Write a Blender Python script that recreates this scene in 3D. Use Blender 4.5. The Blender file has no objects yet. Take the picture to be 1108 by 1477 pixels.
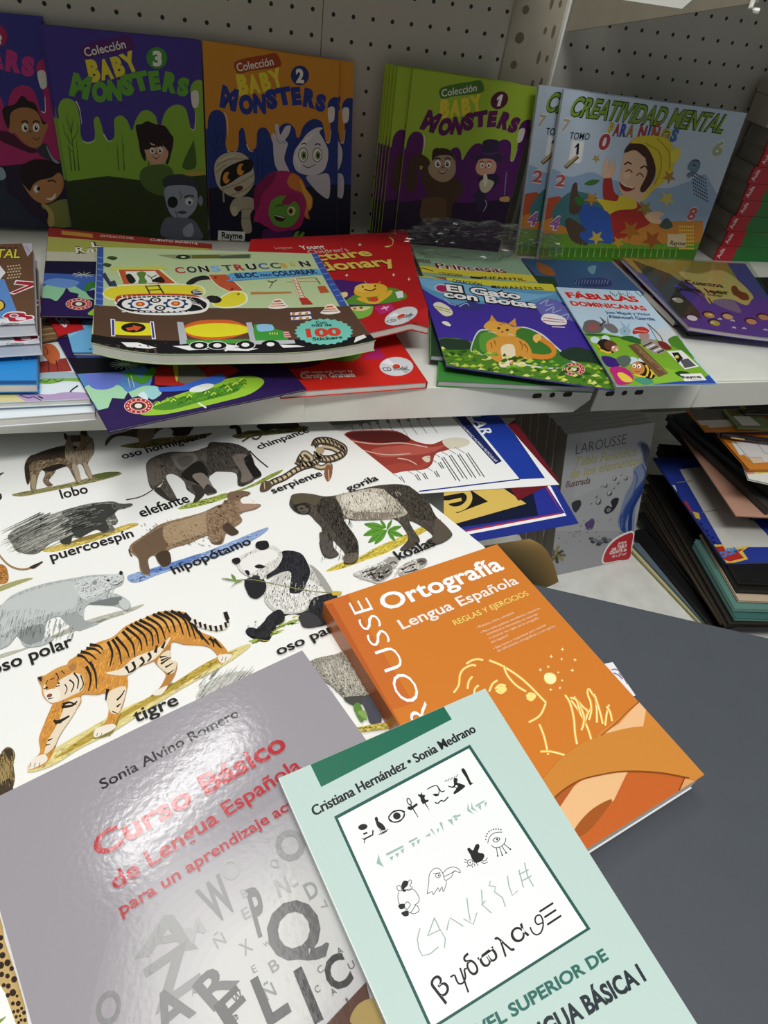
import bpy, math, random
from mathutils import Vector, Matrix, geometry
random.seed(7)
SC = bpy.context.scene
COL = SC.collection
# ------------------------------------------------------------------ camera
H = 1.30                                   # camera height over the floor
F, YAW, PITCH, ROLL = 967.0, .36714, .730308, .174418
def cam_axes():
    cy, sy, cp, sp, cr, sr = math.cos(YAW), math.sin(YAW), math.cos(PITCH), math.sin(PITCH), math.cos(ROLL), math.sin(ROLL)
    fw = Vector((sy*cp, cy*cp, -sp)); r = Vector((cy, -sy, 0)); u = r.cross(fw)
    return cr*r+sr*u, -sr*r+cr*u, fw
CR, CU, CF = cam_axes()
EYE = Vector((0, 0, H))
cd = bpy.data.cameras.new('camera'); cam = bpy.data.objects.new('camera', cd); COL.objects.link(cam)
cd.sensor_fit = 'VERTICAL'; cd.sensor_height = 36; cd.lens = 36*F/1477; cd.clip_start = .01
m = Matrix((CR, CU, -CF)).transposed().to_4x4(); m.translation = EYE
cam.matrix_world = m
SC.camera = cam
# ------------------------------------------------------------------ light
vs = SC.view_settings
vs.view_transform = 'Standard'; vs.look = 'None'; vs.gamma = 1; vs.exposure = 0.0; vs.use_curve_mapping = False
w = bpy.data.worlds.new('world'); SC.world = w; w.use_nodes = True
bg = w.node_tree.nodes['Background']; bg.inputs[0].default_value = (.95, .98, 1, 1); bg.inputs[1].default_value = .17
def area(name, loc, target, sx, sy, power, rz=0, col=(1, .995, .97)):
    l = bpy.data.lights.new(name, 'AREA'); l.shape = 'RECTANGLE'; l.size = sx; l.size_y = sy; l.energy = power; l.color = col
    o = bpy.data.objects.new(name, l); COL.objects.link(o); o.location = loc
    if target is None: o.rotation_euler = (0, 0, rz)
    else: o.rotation_euler = (Vector(target)-Vector(loc)).to_track_quat('-Z', 'Y').to_euler()
    return o
area('ceiling_tube_light', (-.05, .12, H+1.35), None, 1.5, .5, 10, math.radians(90))
area('ceiling_tube_light_rear', (.15, -.48, H+1.36), None, 1.4, .3, 23)
area('ceiling_panel_light', (-.10, .98, H+1.22), None, .60, .06, 4.5, math.radians(38))
# ------------------------------------------------------------------ helpers
def lin(h):
    h = h.lstrip('#'); c = [int(h[i:i+2], 16)/255 for i in (0, 2, 4)]
    return tuple(x/12.92 if x <= .04045 else ((x+.055)/1.055)**2.4 for x in c)+(1.,)
def mat(name, col=None, rough=.5, attr=False, metal=0, noise=0, bump=0, bscale=60, coat=0, spec=.5):
    M = bpy.data.materials.new(name); M.use_nodes = True; nt = M.node_tree; b = nt.nodes['Principled BSDF']
    b.inputs['Roughness'].default_value = rough; b.inputs['Metallic'].default_value = metal
    b.inputs['Specular IOR Level'].default_value = spec; b.inputs['Coat Weight'].default_value = coat; b.inputs['Coat Roughness'].default_value = .08
    src = None
    if attr:
        a = nt.nodes.new('ShaderNodeVertexColor'); a.layer_name = 'ink'; src = a.outputs[0]
    elif col:
        b.inputs['Base Color'].default_value = lin(col)
    tc = nt.nodes.new('ShaderNodeTexCoord')
    if noise:
        n = nt.nodes.new('ShaderNodeTexNoise'); n.inputs['Scale'].default_value = 35; n.inputs['Detail'].default_value = 5
        nt.links.new(tc.outputs['Object'], n.inputs['Vector'])
        r = nt.nodes.new('ShaderNodeMapRange'); r.inputs[1].default_value = .3; r.inputs[2].default_value = .7; r.inputs[3].default_value = 1-noise; r.inputs[4].default_value = 1+noise*.4
        nt.links.new(n.outputs[0], r.inputs[0])
        mx = nt.nodes.new('ShaderNodeVectorMath'); mx.operation = 'SCALE'
        if src: nt.links.new(src, mx.inputs[0])
        else: mx.inputs[0].default_value = lin(col)[:3]
        nt.links.new(r.outputs[0], mx.inputs['Scale']); src = mx.outputs[0]
    if src: nt.links.new(src, b.inputs['Base Color'])
    if bump:
        n = nt.nodes.new('ShaderNodeTexNoise'); n.inputs['Scale'].default_value = bscale; n.inputs['Detail'].default_value = 3
        nt.links.new(tc.outputs['Object'], n.inputs['Vector'])
        bp = nt.nodes.new('ShaderNodeBump'); bp.inputs['Strength'].default_value = bump; bp.inputs['Distance'].default_value = .001
        nt.links.new(n.outputs[0], bp.inputs['Height']); nt.links.new(bp.outputs[0], b.inputs['Normal'])
    return M
M_PRINT = mat('printed_paper', rough=.42, attr=True, spec=.28)
M_GLOSS = mat('printed_gloss_cover', rough=.25, attr=True, spec=.35)
M_CURSO = mat('printed_laminated_cover', rough=.13, attr=True, bump=.09, bscale=260)
M_POSTER = mat('printed_poster_paper', rough=.5, attr=True, spec=.25, bump=.05, bscale=25)
M_PAGES = mat('page_edges', rough=.8, attr=True, noise=.10)
M_SHELF = mat('white_enamel_shelf', 'e8e9e0', .4, noise=.05)
M_DARK = mat('dark_slot', '1c1a18', .7)
M_GREY = mat('grey_laminate', '4a4f55', .55, noise=.04, bump=.12, bscale=900)
def stripes(M, n=700):                      # thin leaf lines over a stack of page edges
    nt = M.node_tree; b = nt.nodes['Principled BSDF']; lk = b.inputs['Base Color'].links[0]; src = lk.from_socket
    tc = nt.nodes.new('ShaderNodeTexCoord'); wv = nt.nodes.new('ShaderNodeTexWave'); wv.bands_direction = 'Z'; wv.inputs['Scale'].default_value = n; wv.inputs['Distortion'].default_value = 1.5
    nt.links.new(tc.outputs['Object'], wv.inputs['Vector'])
    r = nt.nodes.new('ShaderNodeMapRange'); r.inputs[3].default_value = .78; r.inputs[4].default_value = 1.02
    nt.links.new(wv.outputs['Fac'], r.inputs[0])
    mx = nt.nodes.new('ShaderNodeVectorMath'); mx.operation = 'SCALE'
    nt.links.new(src, mx.inputs[0]); nt.links.new(r.outputs[0], mx.inputs['Scale']); nt.links.new(mx.outputs[0], b.inputs['Base Color'])
stripes(M_PAGES)

def ray(p): return CR*(p[0]-554)-CU*(p[1]-738.5)+CF*F
def hit(p, o, n):
    v = ray(p); return EYE+v*((o-EYE).dot(n)/v.dot(n))
def onz(p, z): return hit(p, Vector((0, 0, H+z)), Vector((0, 0, 1)))
def ony(p, y): return hit(p, Vector((0, y, 0)), Vector((0, 1, 0)))
def proj(P):
    d = P-EYE; k = F/d.dot(CF); return Vector((554+d.dot(CR)*k, 738.5-d.dot(CU)*k))
def pts(s):
    if not isinstance(s, str): return [tuple(a) for a in s]
    return [tuple(float(c) for c in q.split(',')) for q in s.split()]
def spline(P, closed=True, k=5):
    n = len(P); out = []
    if n < 3: return P
    for i in range(n if closed else n-1):
        if closed: a, b, c, d = P[i-1], P[i], P[(i+1) % n], P[(i+2) % n]
        else: a, b, c, d = P[max(i-1, 0)], P[i], P[i+1], P[min(i+2, n-1)]
        for j in range(k):
            t = j/k
            out.append(tuple(.5*(2*b[q]+(c[q]-a[q])*t+(2*a[q]-5*b[q]+4*c[q]-d[q])*t*t+(3*b[q]-a[q]-3*c[q]+d[q])*t**3) for q in (0, 1)))
    if not closed: out.append(P[-1])
    return out
FONT = {}
def glyphs(txt, bold, spacing):
    k = (txt, bold, spacing)
    if k not in FONT:
        c = bpy.data.curves.new('lettering', 'FONT'); c.body = txt; c.offset = bold; c.resolution_u = 3; c.space_character = spacing
        o = bpy.data.objects.new('lettering', c); COL.objects.link(o)
        dg = bpy.context.evaluated_depsgraph_get(); me = bpy.data.meshes.new_from_object(o.evaluated_get(dg))
        V = [(v.co.x, v.co.y) for v in me.vertices]; me.calc_loop_triangles()
        T = [tuple(t.vertices) for t in me.loop_triangles]
        bpy.data.objects.remove(o); bpy.data.curves.remove(c); bpy.data.meshes.remove(me)
        FONT[k] = (V, T)
    return FONT[k]
CAP = .0
def cap():
    global CAP
    if not CAP: CAP = max(v[1] for v in glyphs('H', 0, 1)[0])
    return CAP

class Sheet:
    """A printed sheet on a real plane; what is drawn on it is laid on its surface as thin ink layers."""
    def __init__(s, quad, col='ffffff', outline=None, curl=None, nrm=None):
        s.q = [Vector(a) for a in quad]                # TL TR BR BL
        TL, TR, BR, BL = s.q
        s.n = nrm or (BL-TL).cross(TR-TL).normalized()
        if s.n.dot(EYE-TL) < 0: s.n = -s.n
        s.ex = TR-TL; s.ey = BL-TL; s.q[2] = BR-s.n*(BR-TL).dot(s.n)
        s.dbl = 0; s.curl = curl; s.col = col; s.tri = []; s.boxes = []; s.step = 2.2e-5; s.src = None
        s.cr()
        s.out = [s.flat(p) for p in outline] if outline else list(s.q)
    def cr(s, x=0, y=0, k=1): s.ox, s.oy, s.k = x, y, k; return s
    def uv(s, P):
        d = P-s.q[0]; g = s.ex.dot(s.ex); h = s.ey.dot(s.ey); e = s.ex.dot(s.ey); a = d.dot(s.ex); b = d.dot(s.ey); D = g*h-e*e
        return (a*h-b*e)/D, (b*g-a*e)/D
    def flat(s, px):                                    # picture point -> point of the (uncurled) sheet
        P = hit(px, s.q[0], s.n)
        if s.curl:
            for _ in range(6):
                u, v = s.uv(P); h = s.curl(u, v); Q = hit(px, s.q[0]+s.n*h, s.n); P = Q-s.n*h
        return P
    def at(s, p):
        p = (s.ox+p[0]*s.k, s.oy+p[1]*s.k)
        if s.src:
            P = s.src.flat(p); u, v = s.src.uv4(P)
            a, b, c, d = s.q; return (a*(1-u)+b*u)*(1-v)+(d*(1-u)+c*u)*v
        return s.flat(p)
    def uv4(s, P):                                      # inverse bilinear
        u, v = s.uv(P); a, b, c, d = s.q
        for _ in range(8):
            X = (a*(1-u)+b*u)*(1-v)+(d*(1-u)+c*u)*v; e = P-X
            du = (b-a)*(1-v)+(c-d)*v; dv = (d-a)*(1-u)+(c-b)*u
            g, h, f = du.dot(du), dv.dot(dv), du.dot(dv); p, q = e.dot(du), e.dot(dv); D = g*h-f*f
            u += (p*h-q*f)/D; v += (q*g-p*f)/D
        return u, v
    def level(s):                                      # what follows lies above everything drawn so far
        k = max(b[4] for b in s.boxes) if s.boxes else 1; s.boxes = [(-1e9, 1e9, -1e9, 1e9, k)]; return s
    def layer(s, P):
        x0 = min(p[0] for p in P)*s.k+s.ox; x1 = max(p[0] for p in P)*s.k+s.ox; y0 = min(p[1] for p in P)*s.k+s.oy; y1 = max(p[1] for p in P)*s.k+s.oy
        l = 1
        for a, b, c, d, k in s.boxes:
            if a < x1 and b > x0 and c < y1 and d > y0 and k >= l: l = k+1
        s.boxes.append((x0, x1, y0, y1, l)); return l
    def add(s, P, T, col, lay=None):
        lay = lay or s.layer(P); c = lin(col); Q = [s.at(p) for p in P]
        for t in T: s.tri.append(([Q[i] for i in t], c, lay*s.step))
        return s
    def P(s, p, col):
        p = pts(p); T = geometry.tessellate_polygon([[Vector((a, b, 0)) for a, b in p]]); return s.add(p, T, col)
    fur = {}
    def S(s, p, col, k=5):
        q = spline(pts(p), True, k); s.P(q, col)
        if col in s.fur: s.texture(q, col, *s.fur[col])
        return s
    def texture(s, q, col, dx, dy, amt=.2, den=1.0):    # painted brush strokes inside an outline
        x0, x1 = min(a for a, b in q), max(a for a, b in q); y0, y1 = min(b for a, b in q), max(b for a, b in q)
        ar = abs(sum(q[i-1][0]*q[i][1]-q[i][0]*q[i-1][1] for i in range(len(q))))/2*s.k*s.k
        n = int(min(260, ar/14*den)); l = math.hypot(dx, dy)
        def inside(x, y):
            c = False
            for i in range(len(q)):
                (a, b), (e, f) = q[i-1], q[i]
                if (b > y) != (f > y) and x < (e-a)*(y-b)/(f-b)+a: c = not c
            return c
        for f_ in (1-amt*1.3, 1+amt, 1-amt*.6, 1+amt*1.7):
            L = []
            for _ in range(n*3):
                if len(L) >= n: break
                x, y = random.uniform(x0, x1), random.uniform(y0, y1); a = random.uniform(.6, 1.4); j = random.uniform(-.3, .3)
                ex, ey = x+dx*a-dy*j, y+dy*a+dx*j
                if inside(x, y) and inside(ex, ey): L.append([(x, y), ((x+ex)/2, (y+ey)/2), (ex, ey)])
            if L: s.many(L, 1.15/s.k, '%02x%02x%02x' % tuple(min(255, int(int(col[i:i+2], 16)*f_)) for i in (0, 2, 4)), .6)
    def L(s, p, w, col, sm=True, closed=False, taper=0):
        p = pts(p)
        if closed: p = p+[p[0]]
        if sm and len(p) > 2: p = spline(p, False, 4)
        A = []; n = len(p)
        for i in range(n):
            a = p[max(i-1, 0)]; b = p[min(i+1, n-1)]; dx, dy = b[0]-a[0], b[1]-a[1]; l = math.hypot(dx, dy) or 1
            ww = w*(1-taper*i/(n-1))/2
            A += [(p[i][0]-dy/l*ww, p[i][1]+dx/l*ww), (p[i][0]+dy/l*ww, p[i][1]-dx/l*ww)]
        return s.add(A, [t for i in range(n-1) for t in ((2*i, 2*i+1, 2*i+3), (2*i, 2*i+3, 2*i+2))], col)
    def many(s, lines, w, col, taper=.7):               # a bunch of short strokes on one layer
        V = []; T = []
        for p in lines:
            n = len(p); o = len(V)
            for i in range(n):
                a = p[max(i-1, 0)]; b = p[min(i+1, n-1)]; dx, dy = b[0]-a[0], b[1]-a[1]; l = math.hypot(dx, dy) or 1; ww = w*(1-taper*i/(n-1))/2
                V += [(p[i][0]-dy/l*ww, p[i][1]+dx/l*ww), (p[i][0]+dy/l*ww, p[i][1]-dx/l*ww)]
            T += [tuple(o+q for q in t) for i in range(n-1) for t in ((2*i, 2*i+1, 2*i+3), (2*i, 2*i+3, 2*i+2))]
        return s.add(V, T, col)
    def E(s, x, y, rx, ry, col, a=0, n=20, a0=0, a1=360):
        c, d = math.cos(math.radians(a)), math.sin(math.radians(a)); P = []
        for i in range(n+(a1 != 360)):
            t = math.radians(a0+(a1-a0)*i/n); u, v = rx*math.cos(t), ry*math.sin(t); P.append((x+u*c-v*d, y+u*d+v*c))
        return s.P(P, col)
    def R(s, x, y, rx, ry, w, col, a=0, a0=0, a1=360, n=24):
        c, d = math.cos(math.radians(a)), math.sin(math.radians(a)); P = []
        for i in range(n+1):
            t = math.radians(a0+(a1-a0)*i/n); u, v = rx*math.cos(t), ry*math.sin(t); P.append((x+u*c-v*d, y+u*d+v*c))
        return s.L(P, w, col, sm=False)
    def T(s, txt, p0, p1, h, col, bold=0, out=None, ow=.03, shear=0, up=None, sp=1):
        V, T = glyphs(txt, bold, sp); x0 = min(v[0] for v in V); x1 = max(v[0] for v in V); c = cap()
        A = s.at(p0); B = s.at(p1); e = B-A; U = s.n.cross(e).normalized()
        if s.src or up:                                 # plain affine frame in the picture of the source
            d = Vector((p1[0]-p0[0], p1[1]-p0[1])); uu = up or (d.y/d.length, -d.x/d.length)
            U = s.at((p0[0]+uu[0]*h, p0[1]+uu[1]*h))-A
        else:
            a = proj(A); b = proj(A+U*.005)
            if b.y > a.y: U = -U; b = proj(A+U*.005)
            U = U*(.005*h*s.k/(b-a).length)
        def place(V, lay, col):
            for t in T_: s.tri.append(([A+e*((V[i][0]-x0)/(x1-x0)+shear*V[i][1]/c*U.length/e.length)+U*(V[i][1]/c) for i in t], lin(col), lay*s.step))
        hh = max(abs(p1[0]-p0[0]), 1); box = [(min(p0[0], p1[0])-h*.3, min(p0[1], p1[1])-h*1.2), (max(p0[0], p1[0])+h*.3, max(p0[1], p1[1])+h*.4)]
        if out:
            V2, T_ = glyphs(txt, bold+ow, sp); place(V2, s.layer(box), out)
        T_ = T; lay = s.layer(box); place(V, lay, col)
        if s.dbl: A = A+e*(s.dbl*h/max(hh, 1)); place(V, lay+1, col)
        return s
    def W(s, letters, col, bold=.03, out=None, ow=.03):  # letters one by one: (char, x0,y0,x1,y1,h)
        if out:
            for c, a, b, x, y, h in letters: s.T(c, (a, b), (x, y), h, out, bold+ow)
        for c, a, b, x, y, h in letters: s.T(c, (a, b), (x, y), h, col, bold)
        return s
    # ---- solid pieces
    def deform(s, P, w):
        if s.curl:
            u, v = s.uv(P); w = w+s.curl(u, v)
        return P+s.n*w
    def inset(s, d):
        c = sum(s.out, Vector())/len(s.out); return [p+(c-p).normalized()*d for p in s.out]
    def dense(s, O):
        if not s.curl: return O
        R = []
        for i, a in enumerate(O):
            b = O[(i+1) % len(O)]; k = max(1, int((b-a).length/.012)); R += [a.lerp(b, j/k) for j in range(k)]
        return R
    def slab(s, O, w0, w1, col, side=None, bottom=True):  # prism over outline O between offsets w0 < w1
        c = lin(col); c2 = lin(side or col); D = s.dense(O); out = []
        ex = s.ex.normalized(); ey = s.n.cross(ex)
        tt = geometry.tessellate_polygon([[Vector((p.dot(ex), p.dot(ey), 0)) for p in O]])
        for t in tt:
            T3 = [O[i] for i in t]
            for q in s.split(T3):
                out.append(([s.deform(p, w1) for p in q], c))
                if bottom: out.append(([s.deform(p, w0) for p in reversed(q)], c2))
        n = len(D)
        for i in range(n):
            a, b = D[i], D[(i+1) % n]
            out.append(([s.deform(a, w1), s.deform(b, w1), s.deform(b, w0), s.deform(a, w0)], c2))
        return out
    def split(s, T):
        if not s.curl: return [T]
        R = []; st = [list(T)]
        while st:
            t = st.pop(); n = len(t); L = [(t[i]-t[(i+1) % 3]).length for i in range(3)]; i = max(range(3), key=lambda j: L[j])
            if L[i] < .009: R.append(t)
            else:
                a, b, c = t[i], t[(i+1) % 3], t[(i+2) % 3]; mid = (a+b)/2; st += [[a, mid, c], [mid, b, c]]
        return R
    def art(s):
        O = s.inset(.0002); n = len(O); ctr = sum(O, Vector())/n; out = []
        ed = []
        for i in range(n):
            a, b = O[i], O[(i+1) % n]; nn = s.n.cross(b-a)
            if nn.dot(ctr-a) < 0: nn = -nn
            ed.append((a, nn))
        convex = all((p-a).dot(nn) > -1e-7 for a, nn in ed for p in O)
        if not convex: ed = []
        for T, c, w in s.tri:
            poly = T
            for a, nn in ed:
                D = [(p-a).dot(nn) for p in poly]
                if min(D) >= 0: continue
                q = []
                for i in range(len(poly)):
                    j = (i+1) % len(poly)
                    if D[i] >= 0: q.append(poly[i])
                    if (D[i] >= 0) != (D[j] >= 0): q.append(poly[i].lerp(poly[j], D[i]/(D[i]-D[j])))
                poly = q
                if len(poly) < 3: break
            for i in range(1, len(poly)-1):
                t = [poly[0], poly[i], poly[i+1]]
                if (t[1]-t[0]).cross(t[2]-t[0]).dot(s.n) < 0: t.reverse()
                for q in s.split(t): out.append(([s.deform(p, w+(.0001 if s.curl else 0)) for p in q], c))
        return out

def build(name, faces, material, parent=None, origin=None, mats=None):
    """faces: [(points, rgba)] in world space -> ONE mesh object"""
    me = bpy.data.meshes.new(name); V = []; Fc = []; C = []
    o = origin or (parent.location.copy() if parent else Vector())
    for P, c in faces:
        i = len(V); V += [tuple(p-o) for p in P]; Fc.append(tuple(range(i, i+len(P)))); C += [x for _ in P for x in c]
    me.from_pydata(V, [], Fc); me.materials.append(material)
    a = me.color_attributes.new('ink', 'FLOAT_COLOR', 'POINT'); a.data.foreach_set('color', C)
    ob = bpy.data.objects.new(name, me); COL.objects.link(ob)
    if parent: ob.parent = parent
    else: ob.location = o
    return ob
def tag(o, label, cat, group=None):
    o['label'] = label; o['category'] = cat
    if group: o['group'] = group
    return o
def structure(o): o['kind'] = 'structure'; return o
def empty(name, loc, label, cat, group=None):
    o = bpy.data.objects.new(name, None); COL.objects.link(o); o.location = loc; o.empty_display_size = .02
    return tag(o, label, cat, group)
def dup(root, off, label=None):
    r = root.copy(); COL.objects.link(r); r.location = root.location+Vector(off)
    if label: r['label'] = label
    for ch in list(root.children):
        c = ch.copy(); COL.objects.link(c); c.parent = r
        for g in list(ch.children):
            d = g.copy(); COL.objects.link(d); d.parent = c
    return r
def book(s, thick, label, cat='book', group=None, name='book', material=None, spine=3, spine_col=None, page='e9e7e0', back=None, tc=.0006, wrap=.0012):
    """front_cover, page_block, back_cover (and spine) over sheet s; spine = index of the outline edge that carries it"""
    c = s.deform(sum(s.out, Vector())/len(s.out), -thick)
    if name == 'book':
        for k, v in (('comic', 'comic_book'), ('dictionary', 'dictionary'), ('coloring pad', 'coloring_pad'), ('booklet', 'booklet')):
            if k in label.split(',')[0] and not label.startswith('thick white'): name = v; break
    root = empty(name, c, label, cat, group); mt = material or M_PRINT
    if thick < .0025: tc = .0003
    build('front_cover', s.slab(s.out, -tc, 0, s.col)+s.art(), mt, root)
    build('page_block', s.slab(s.inset(wrap), -thick+tc, -tc, page), M_PAGES, root)
    build('back_cover', s.slab(s.out, -thick, -thick+tc, back or s.col), mt, root)
    if spine is not None and thick > .004:
        O = s.out; a, b = O[spine], O[(spine+1) % len(O)]; ctr = sum(O, Vector())/len(O)
        d = s.n.cross(b-a).normalized()
        if d.dot(ctr-a) > 0: d = -d
        D = s.dense([a, b, b+d*.0007, a+d*.0007]) if s.curl else [a, b, b+d*.0007, a+d*.0007]
        keep = s.out; f = []
        n = len(D); cc = lin(spine_col or s.col)
        for i in range(n):
            p, q = D[i], D[(i+1) % n]; f.append(([s.deform(p, -.0001), s.deform(q, -.0001), s.deform(q, -thick+.0001), s.deform(p, -thick+.0001)], cc))
        f.append(([s.deform(p, -.0001) for p in (a, b, b+d*.0007, a+d*.0007)], cc))
        f.append(([s.deform(p, -thick+.0001) for p in (a, b, b+d*.0007, a+d*.0007)], cc))
        build('spine', f, mt, root)
    return root
def prism(P, up, col):                                  # straight prism on polygon P
    c = lin(col); n = len(P); Q = [p+up for p in P]
    return [(list(reversed(P)), c), (Q, c)]+[([P[i], P[(i+1) % n], Q[(i+1) % n], Q[i]], c) for i in range(n)]
def box(x0, x1, y0, y1, z0, z1, col='ffffff'):
    return prism([Vector((x0, y0, z0)), Vector((x1, y0, z0)), Vector((x1, y1, z0)), Vector((x0, y1, z0))], Vector((0, 0, z1-z0)), col)
def bevel(o, w=.002, seg=2):
    import bmesh
    bm = bmesh.new(); bm.from_mesh(o.data); bmesh.ops.remove_doubles(bm, verts=bm.verts, dist=1e-6)
    bmesh.ops.recalc_face_normals(bm, faces=bm.faces)
    bmesh.ops.bevel(bm, geom=bm.edges[:], offset=w, segments=seg, affect='EDGES', profile=.6); bm.to_mesh(o.data); bm.free()
    return o
def flatq(z, *p): return [onz(a, z) for a in p]         # picture corners of a sheet lying flat at height z
def para(z, TL, TR, BR):
    a, b, c = flatq(z, TL, TR, BR); return [a, b, c, a+c-b]
def rect(z, BL, BR, h):                                 # front edge seen at BL-BR, depth h
    a, b = flatq(z, BL, BR); e = (b-a).normalized(); d = Vector((-e.y, e.x, 0)).normalized()
    return [a+d*h, b+d*h, b, a]
# ------------------------------------------------------------------ setting
WY = .98; ZS = -.362; FY = .558; ZL = -.70; ZT = -.4232
def Z(z): return H+z
def pegmat():
    M = mat('pegboard_enamel', 'bdbab0', .6, bump=.06, bscale=250); nt = M.node_tree; b = nt.nodes['Principled BSDF']
    tc = nt.nodes.new('ShaderNodeTexCoord'); sx = nt.nodes.new('ShaderNodeSeparateXYZ'); nt.links.new(tc.outputs['Object'], sx.inputs[0])
    def mth(op, a, v=None, c=None):
        n = nt.nodes.new('ShaderNodeMath'); n.operation = op; nt.links.new(a, n.inputs[0])
        if v is not None: n.inputs[1].default_value = v
        if c is not None: nt.links.new(c, n.inputs[1])
        return n.outputs[0]
    u = mth('SUBTRACT', mth('FRACT', mth('DIVIDE', sx.outputs[0], .0247)), .5); v = mth('SUBTRACT', mth('FRACT', mth('DIVIDE', sx.outputs[2], .0255)), .5)
    d = mth('SQRT', mth('ADD', mth('MULTIPLY', u, 1) and mth('POWER', mth('ABSOLUTE', u), 2), None, mth('POWER', mth('ABSOLUTE', v), 2)))
    k = mth('LESS_THAN', d, .092)
    mx = nt.nodes.new('ShaderNodeMix'); mx.data_type = 'RGBA'; nt.links.new(k, mx.inputs[0]); mx.inputs[6].default_value = lin('bdbab0'); mx.inputs[7].default_value = lin('15130f')
    nt.links.new(mx.outputs[2], b.inputs['Base Color']); return M
M_PEG = pegmat()
def pegpanel(name, x0, x1, z0, z1, hole):           # a hole centre sits at `hole`; object origin half a pitch off it
    o = build(name, box(x0, x1, WY, WY+.008, Z(z0), Z(z1)), M_PEG, origin=Vector((hole[0]+.0247/2, WY, Z(hole[1])+.0255/2))); return structure(o)
pegpanel('wall_back', -.95, .188, -.74, .34, (-.14796*.98, -.13225*.98))
pegpanel('wall_back_middle', .189, .4305, -.74, .34, (.25597*.98, -.16092*.98))
pegpanel('wall_back_right', .5035, 1.35, -.74, .34, (.55994*.98, -.10922*.98))
fl = build('floor', box(-2.2, 2.6, -1.8, 1.6, -.02, 0), mat('floor_tile', 'a7a39b', .5, noise=.1)); structure(fl)
up = empty('shelf_upright', Vector((.467, WY, 0)), 'grey perforated steel upright between the two pegboard panels', 'post')
build('post', box(.4305, .5035, WY-.004, WY+.02, 0, Z(.34)), mat('upright_steel', 'a19a8a', .5, noise=.08), up)
build('rim', box(.5005, .5035, WY-.012, WY-.0045, 0, Z(.34)), M_SHELF, up)
M_SLOT = mat('slot_shade', '655b4a', .8)
for i in range(9):
    z = Z(.012-.0295*i); r = .0062 if i % 2 == 0 else .0046
    for dx, rx, rz, dz in ((0, r, r, 0), (.0335, .0022, .0075 if i % 2 else .004, .011), (.0455, .0022, .0075 if i % 2 == 0 else .004, .011)):
        build('slot', prism([Vector((.4465+dx+rx*math.cos(t*.5236), WY-.0044, z+dz+rz*math.sin(t*.5236))) for t in range(12)], Vector((0, .0003, 0)), '3a342c'), M_SLOT, up)
# shelves
def tray(name, x0, x1, y0, y1, zt, lip, label, chl=0, chr_=0, t=.004, group=None):
    r = empty(name, Vector(((x0+x1)/2, y1, Z(zt-lip))), label, 'shelf', group)
    bevel(build('shelf_deck', box(x0, x1, y0, y1, Z(zt-t), Z(zt)), M_SHELF, r), .0012)
    P = [Vector((x0+chl, y0-.0015, Z(zt-lip))), Vector((x1-chr_, y0-.0015, Z(zt-lip))), Vector((x1, y0-.0015, Z(zt-lip+chr_))), Vector((x1, y0-.0015, Z(zt-.0005))), Vector((x0, y0-.0015, Z(zt-.0005))), Vector((x0, y0-.0015, Z(zt-lip+chl)))]
    if not chl: P.pop()
    if not chr_: P.pop(2)
    build('front_lip', prism(P, Vector((0, .002, 0)), 'ffffff'), M_SHELF, r)
    for x in (x0, x1-.002): build('side_lip', box(x, x+.002, y0+.012, y1, Z(zt-lip+.012), Z(zt-t-.0002)), M_SHELF, r)
    return r
JX = .4405
sl = tray('shelf', -.95, JX-.004, FY, WY-.014, ZS, .037, 'long white metal shelf under the coloring pads and the purple fairy tale book', 0, .016, group=None)
sr = tray('shelf', JX+.003, 1.35, FY, WY-.014, ZS, .037, 'white metal shelf on the right holding the plastic wrapped book and red spined stack')
def slot(px, w, h, par):
    c = ony(px, FY-.0018); P = []
    for i in range(16):
        t = i/16*2*math.pi; a = math.cos(t)*h/2+(w-h)/2*(1 if math.cos(t) > 0 else -1); P.append(c+Vector((a, 0, math.sin(t)*h/2)))
    build('slot', prism(P, Vector((0, .0004, 0)), '1c1a18'), M_DARK, par)
for x, ww in ((775, .0115), (797, .0068), (819, .0115)): slot((x, 571-(x-775)*.045), ww, .0062, sl)
for x, ww in ((880, .0115), (901, .0068), (922, .0115)): slot((x, 568-(x-880)*.045), ww, .0062, sr)
a = ony((1008, 560), FY)
build('price_strip', box(a.x, 1.35, FY-.0042, FY-.0017, Z(ZS-.035), Z(ZS-.002)), mat('price_strip_plastic', 'e2e2d8', .3), sr)
b_ = ony((438, 590), FY)
build('price_strip', box(-.95, b_.x, FY-.0042, FY-.0017, Z(ZS-.035), Z(ZS-.002)), bpy.data.materials['price_strip_plastic'], sl)
ol = tray('overhead_shelf', -.95, .4445, .632, WY-.014, .002, .036, 'white shelf at the top edge, its lit front lip just in the picture', 0, .012)
orr = tray('overhead_shelf', .512, 1.35, .632, WY-.014, .036, .034, 'white shelf above the right bay resting on the slanted bracket')
br = empty('shelf_bracket', Vector((.508, WY, Z(-.09))), 'grey slanted steel bracket reaching out from the upright at the top', 'bracket')
build('bracket_plate', prism([Vector((.506, WY-.0125, Z(-.0925))), Vector((.506, .634, Z(-.0225))), Vector((.506, .634, Z(.0018))), Vector((.506, WY-.0125, Z(.0018)))], Vector((.003, 0, 0)), '8f8878'), mat('bracket_steel', '96907f', .5, noise=.06), br)
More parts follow.
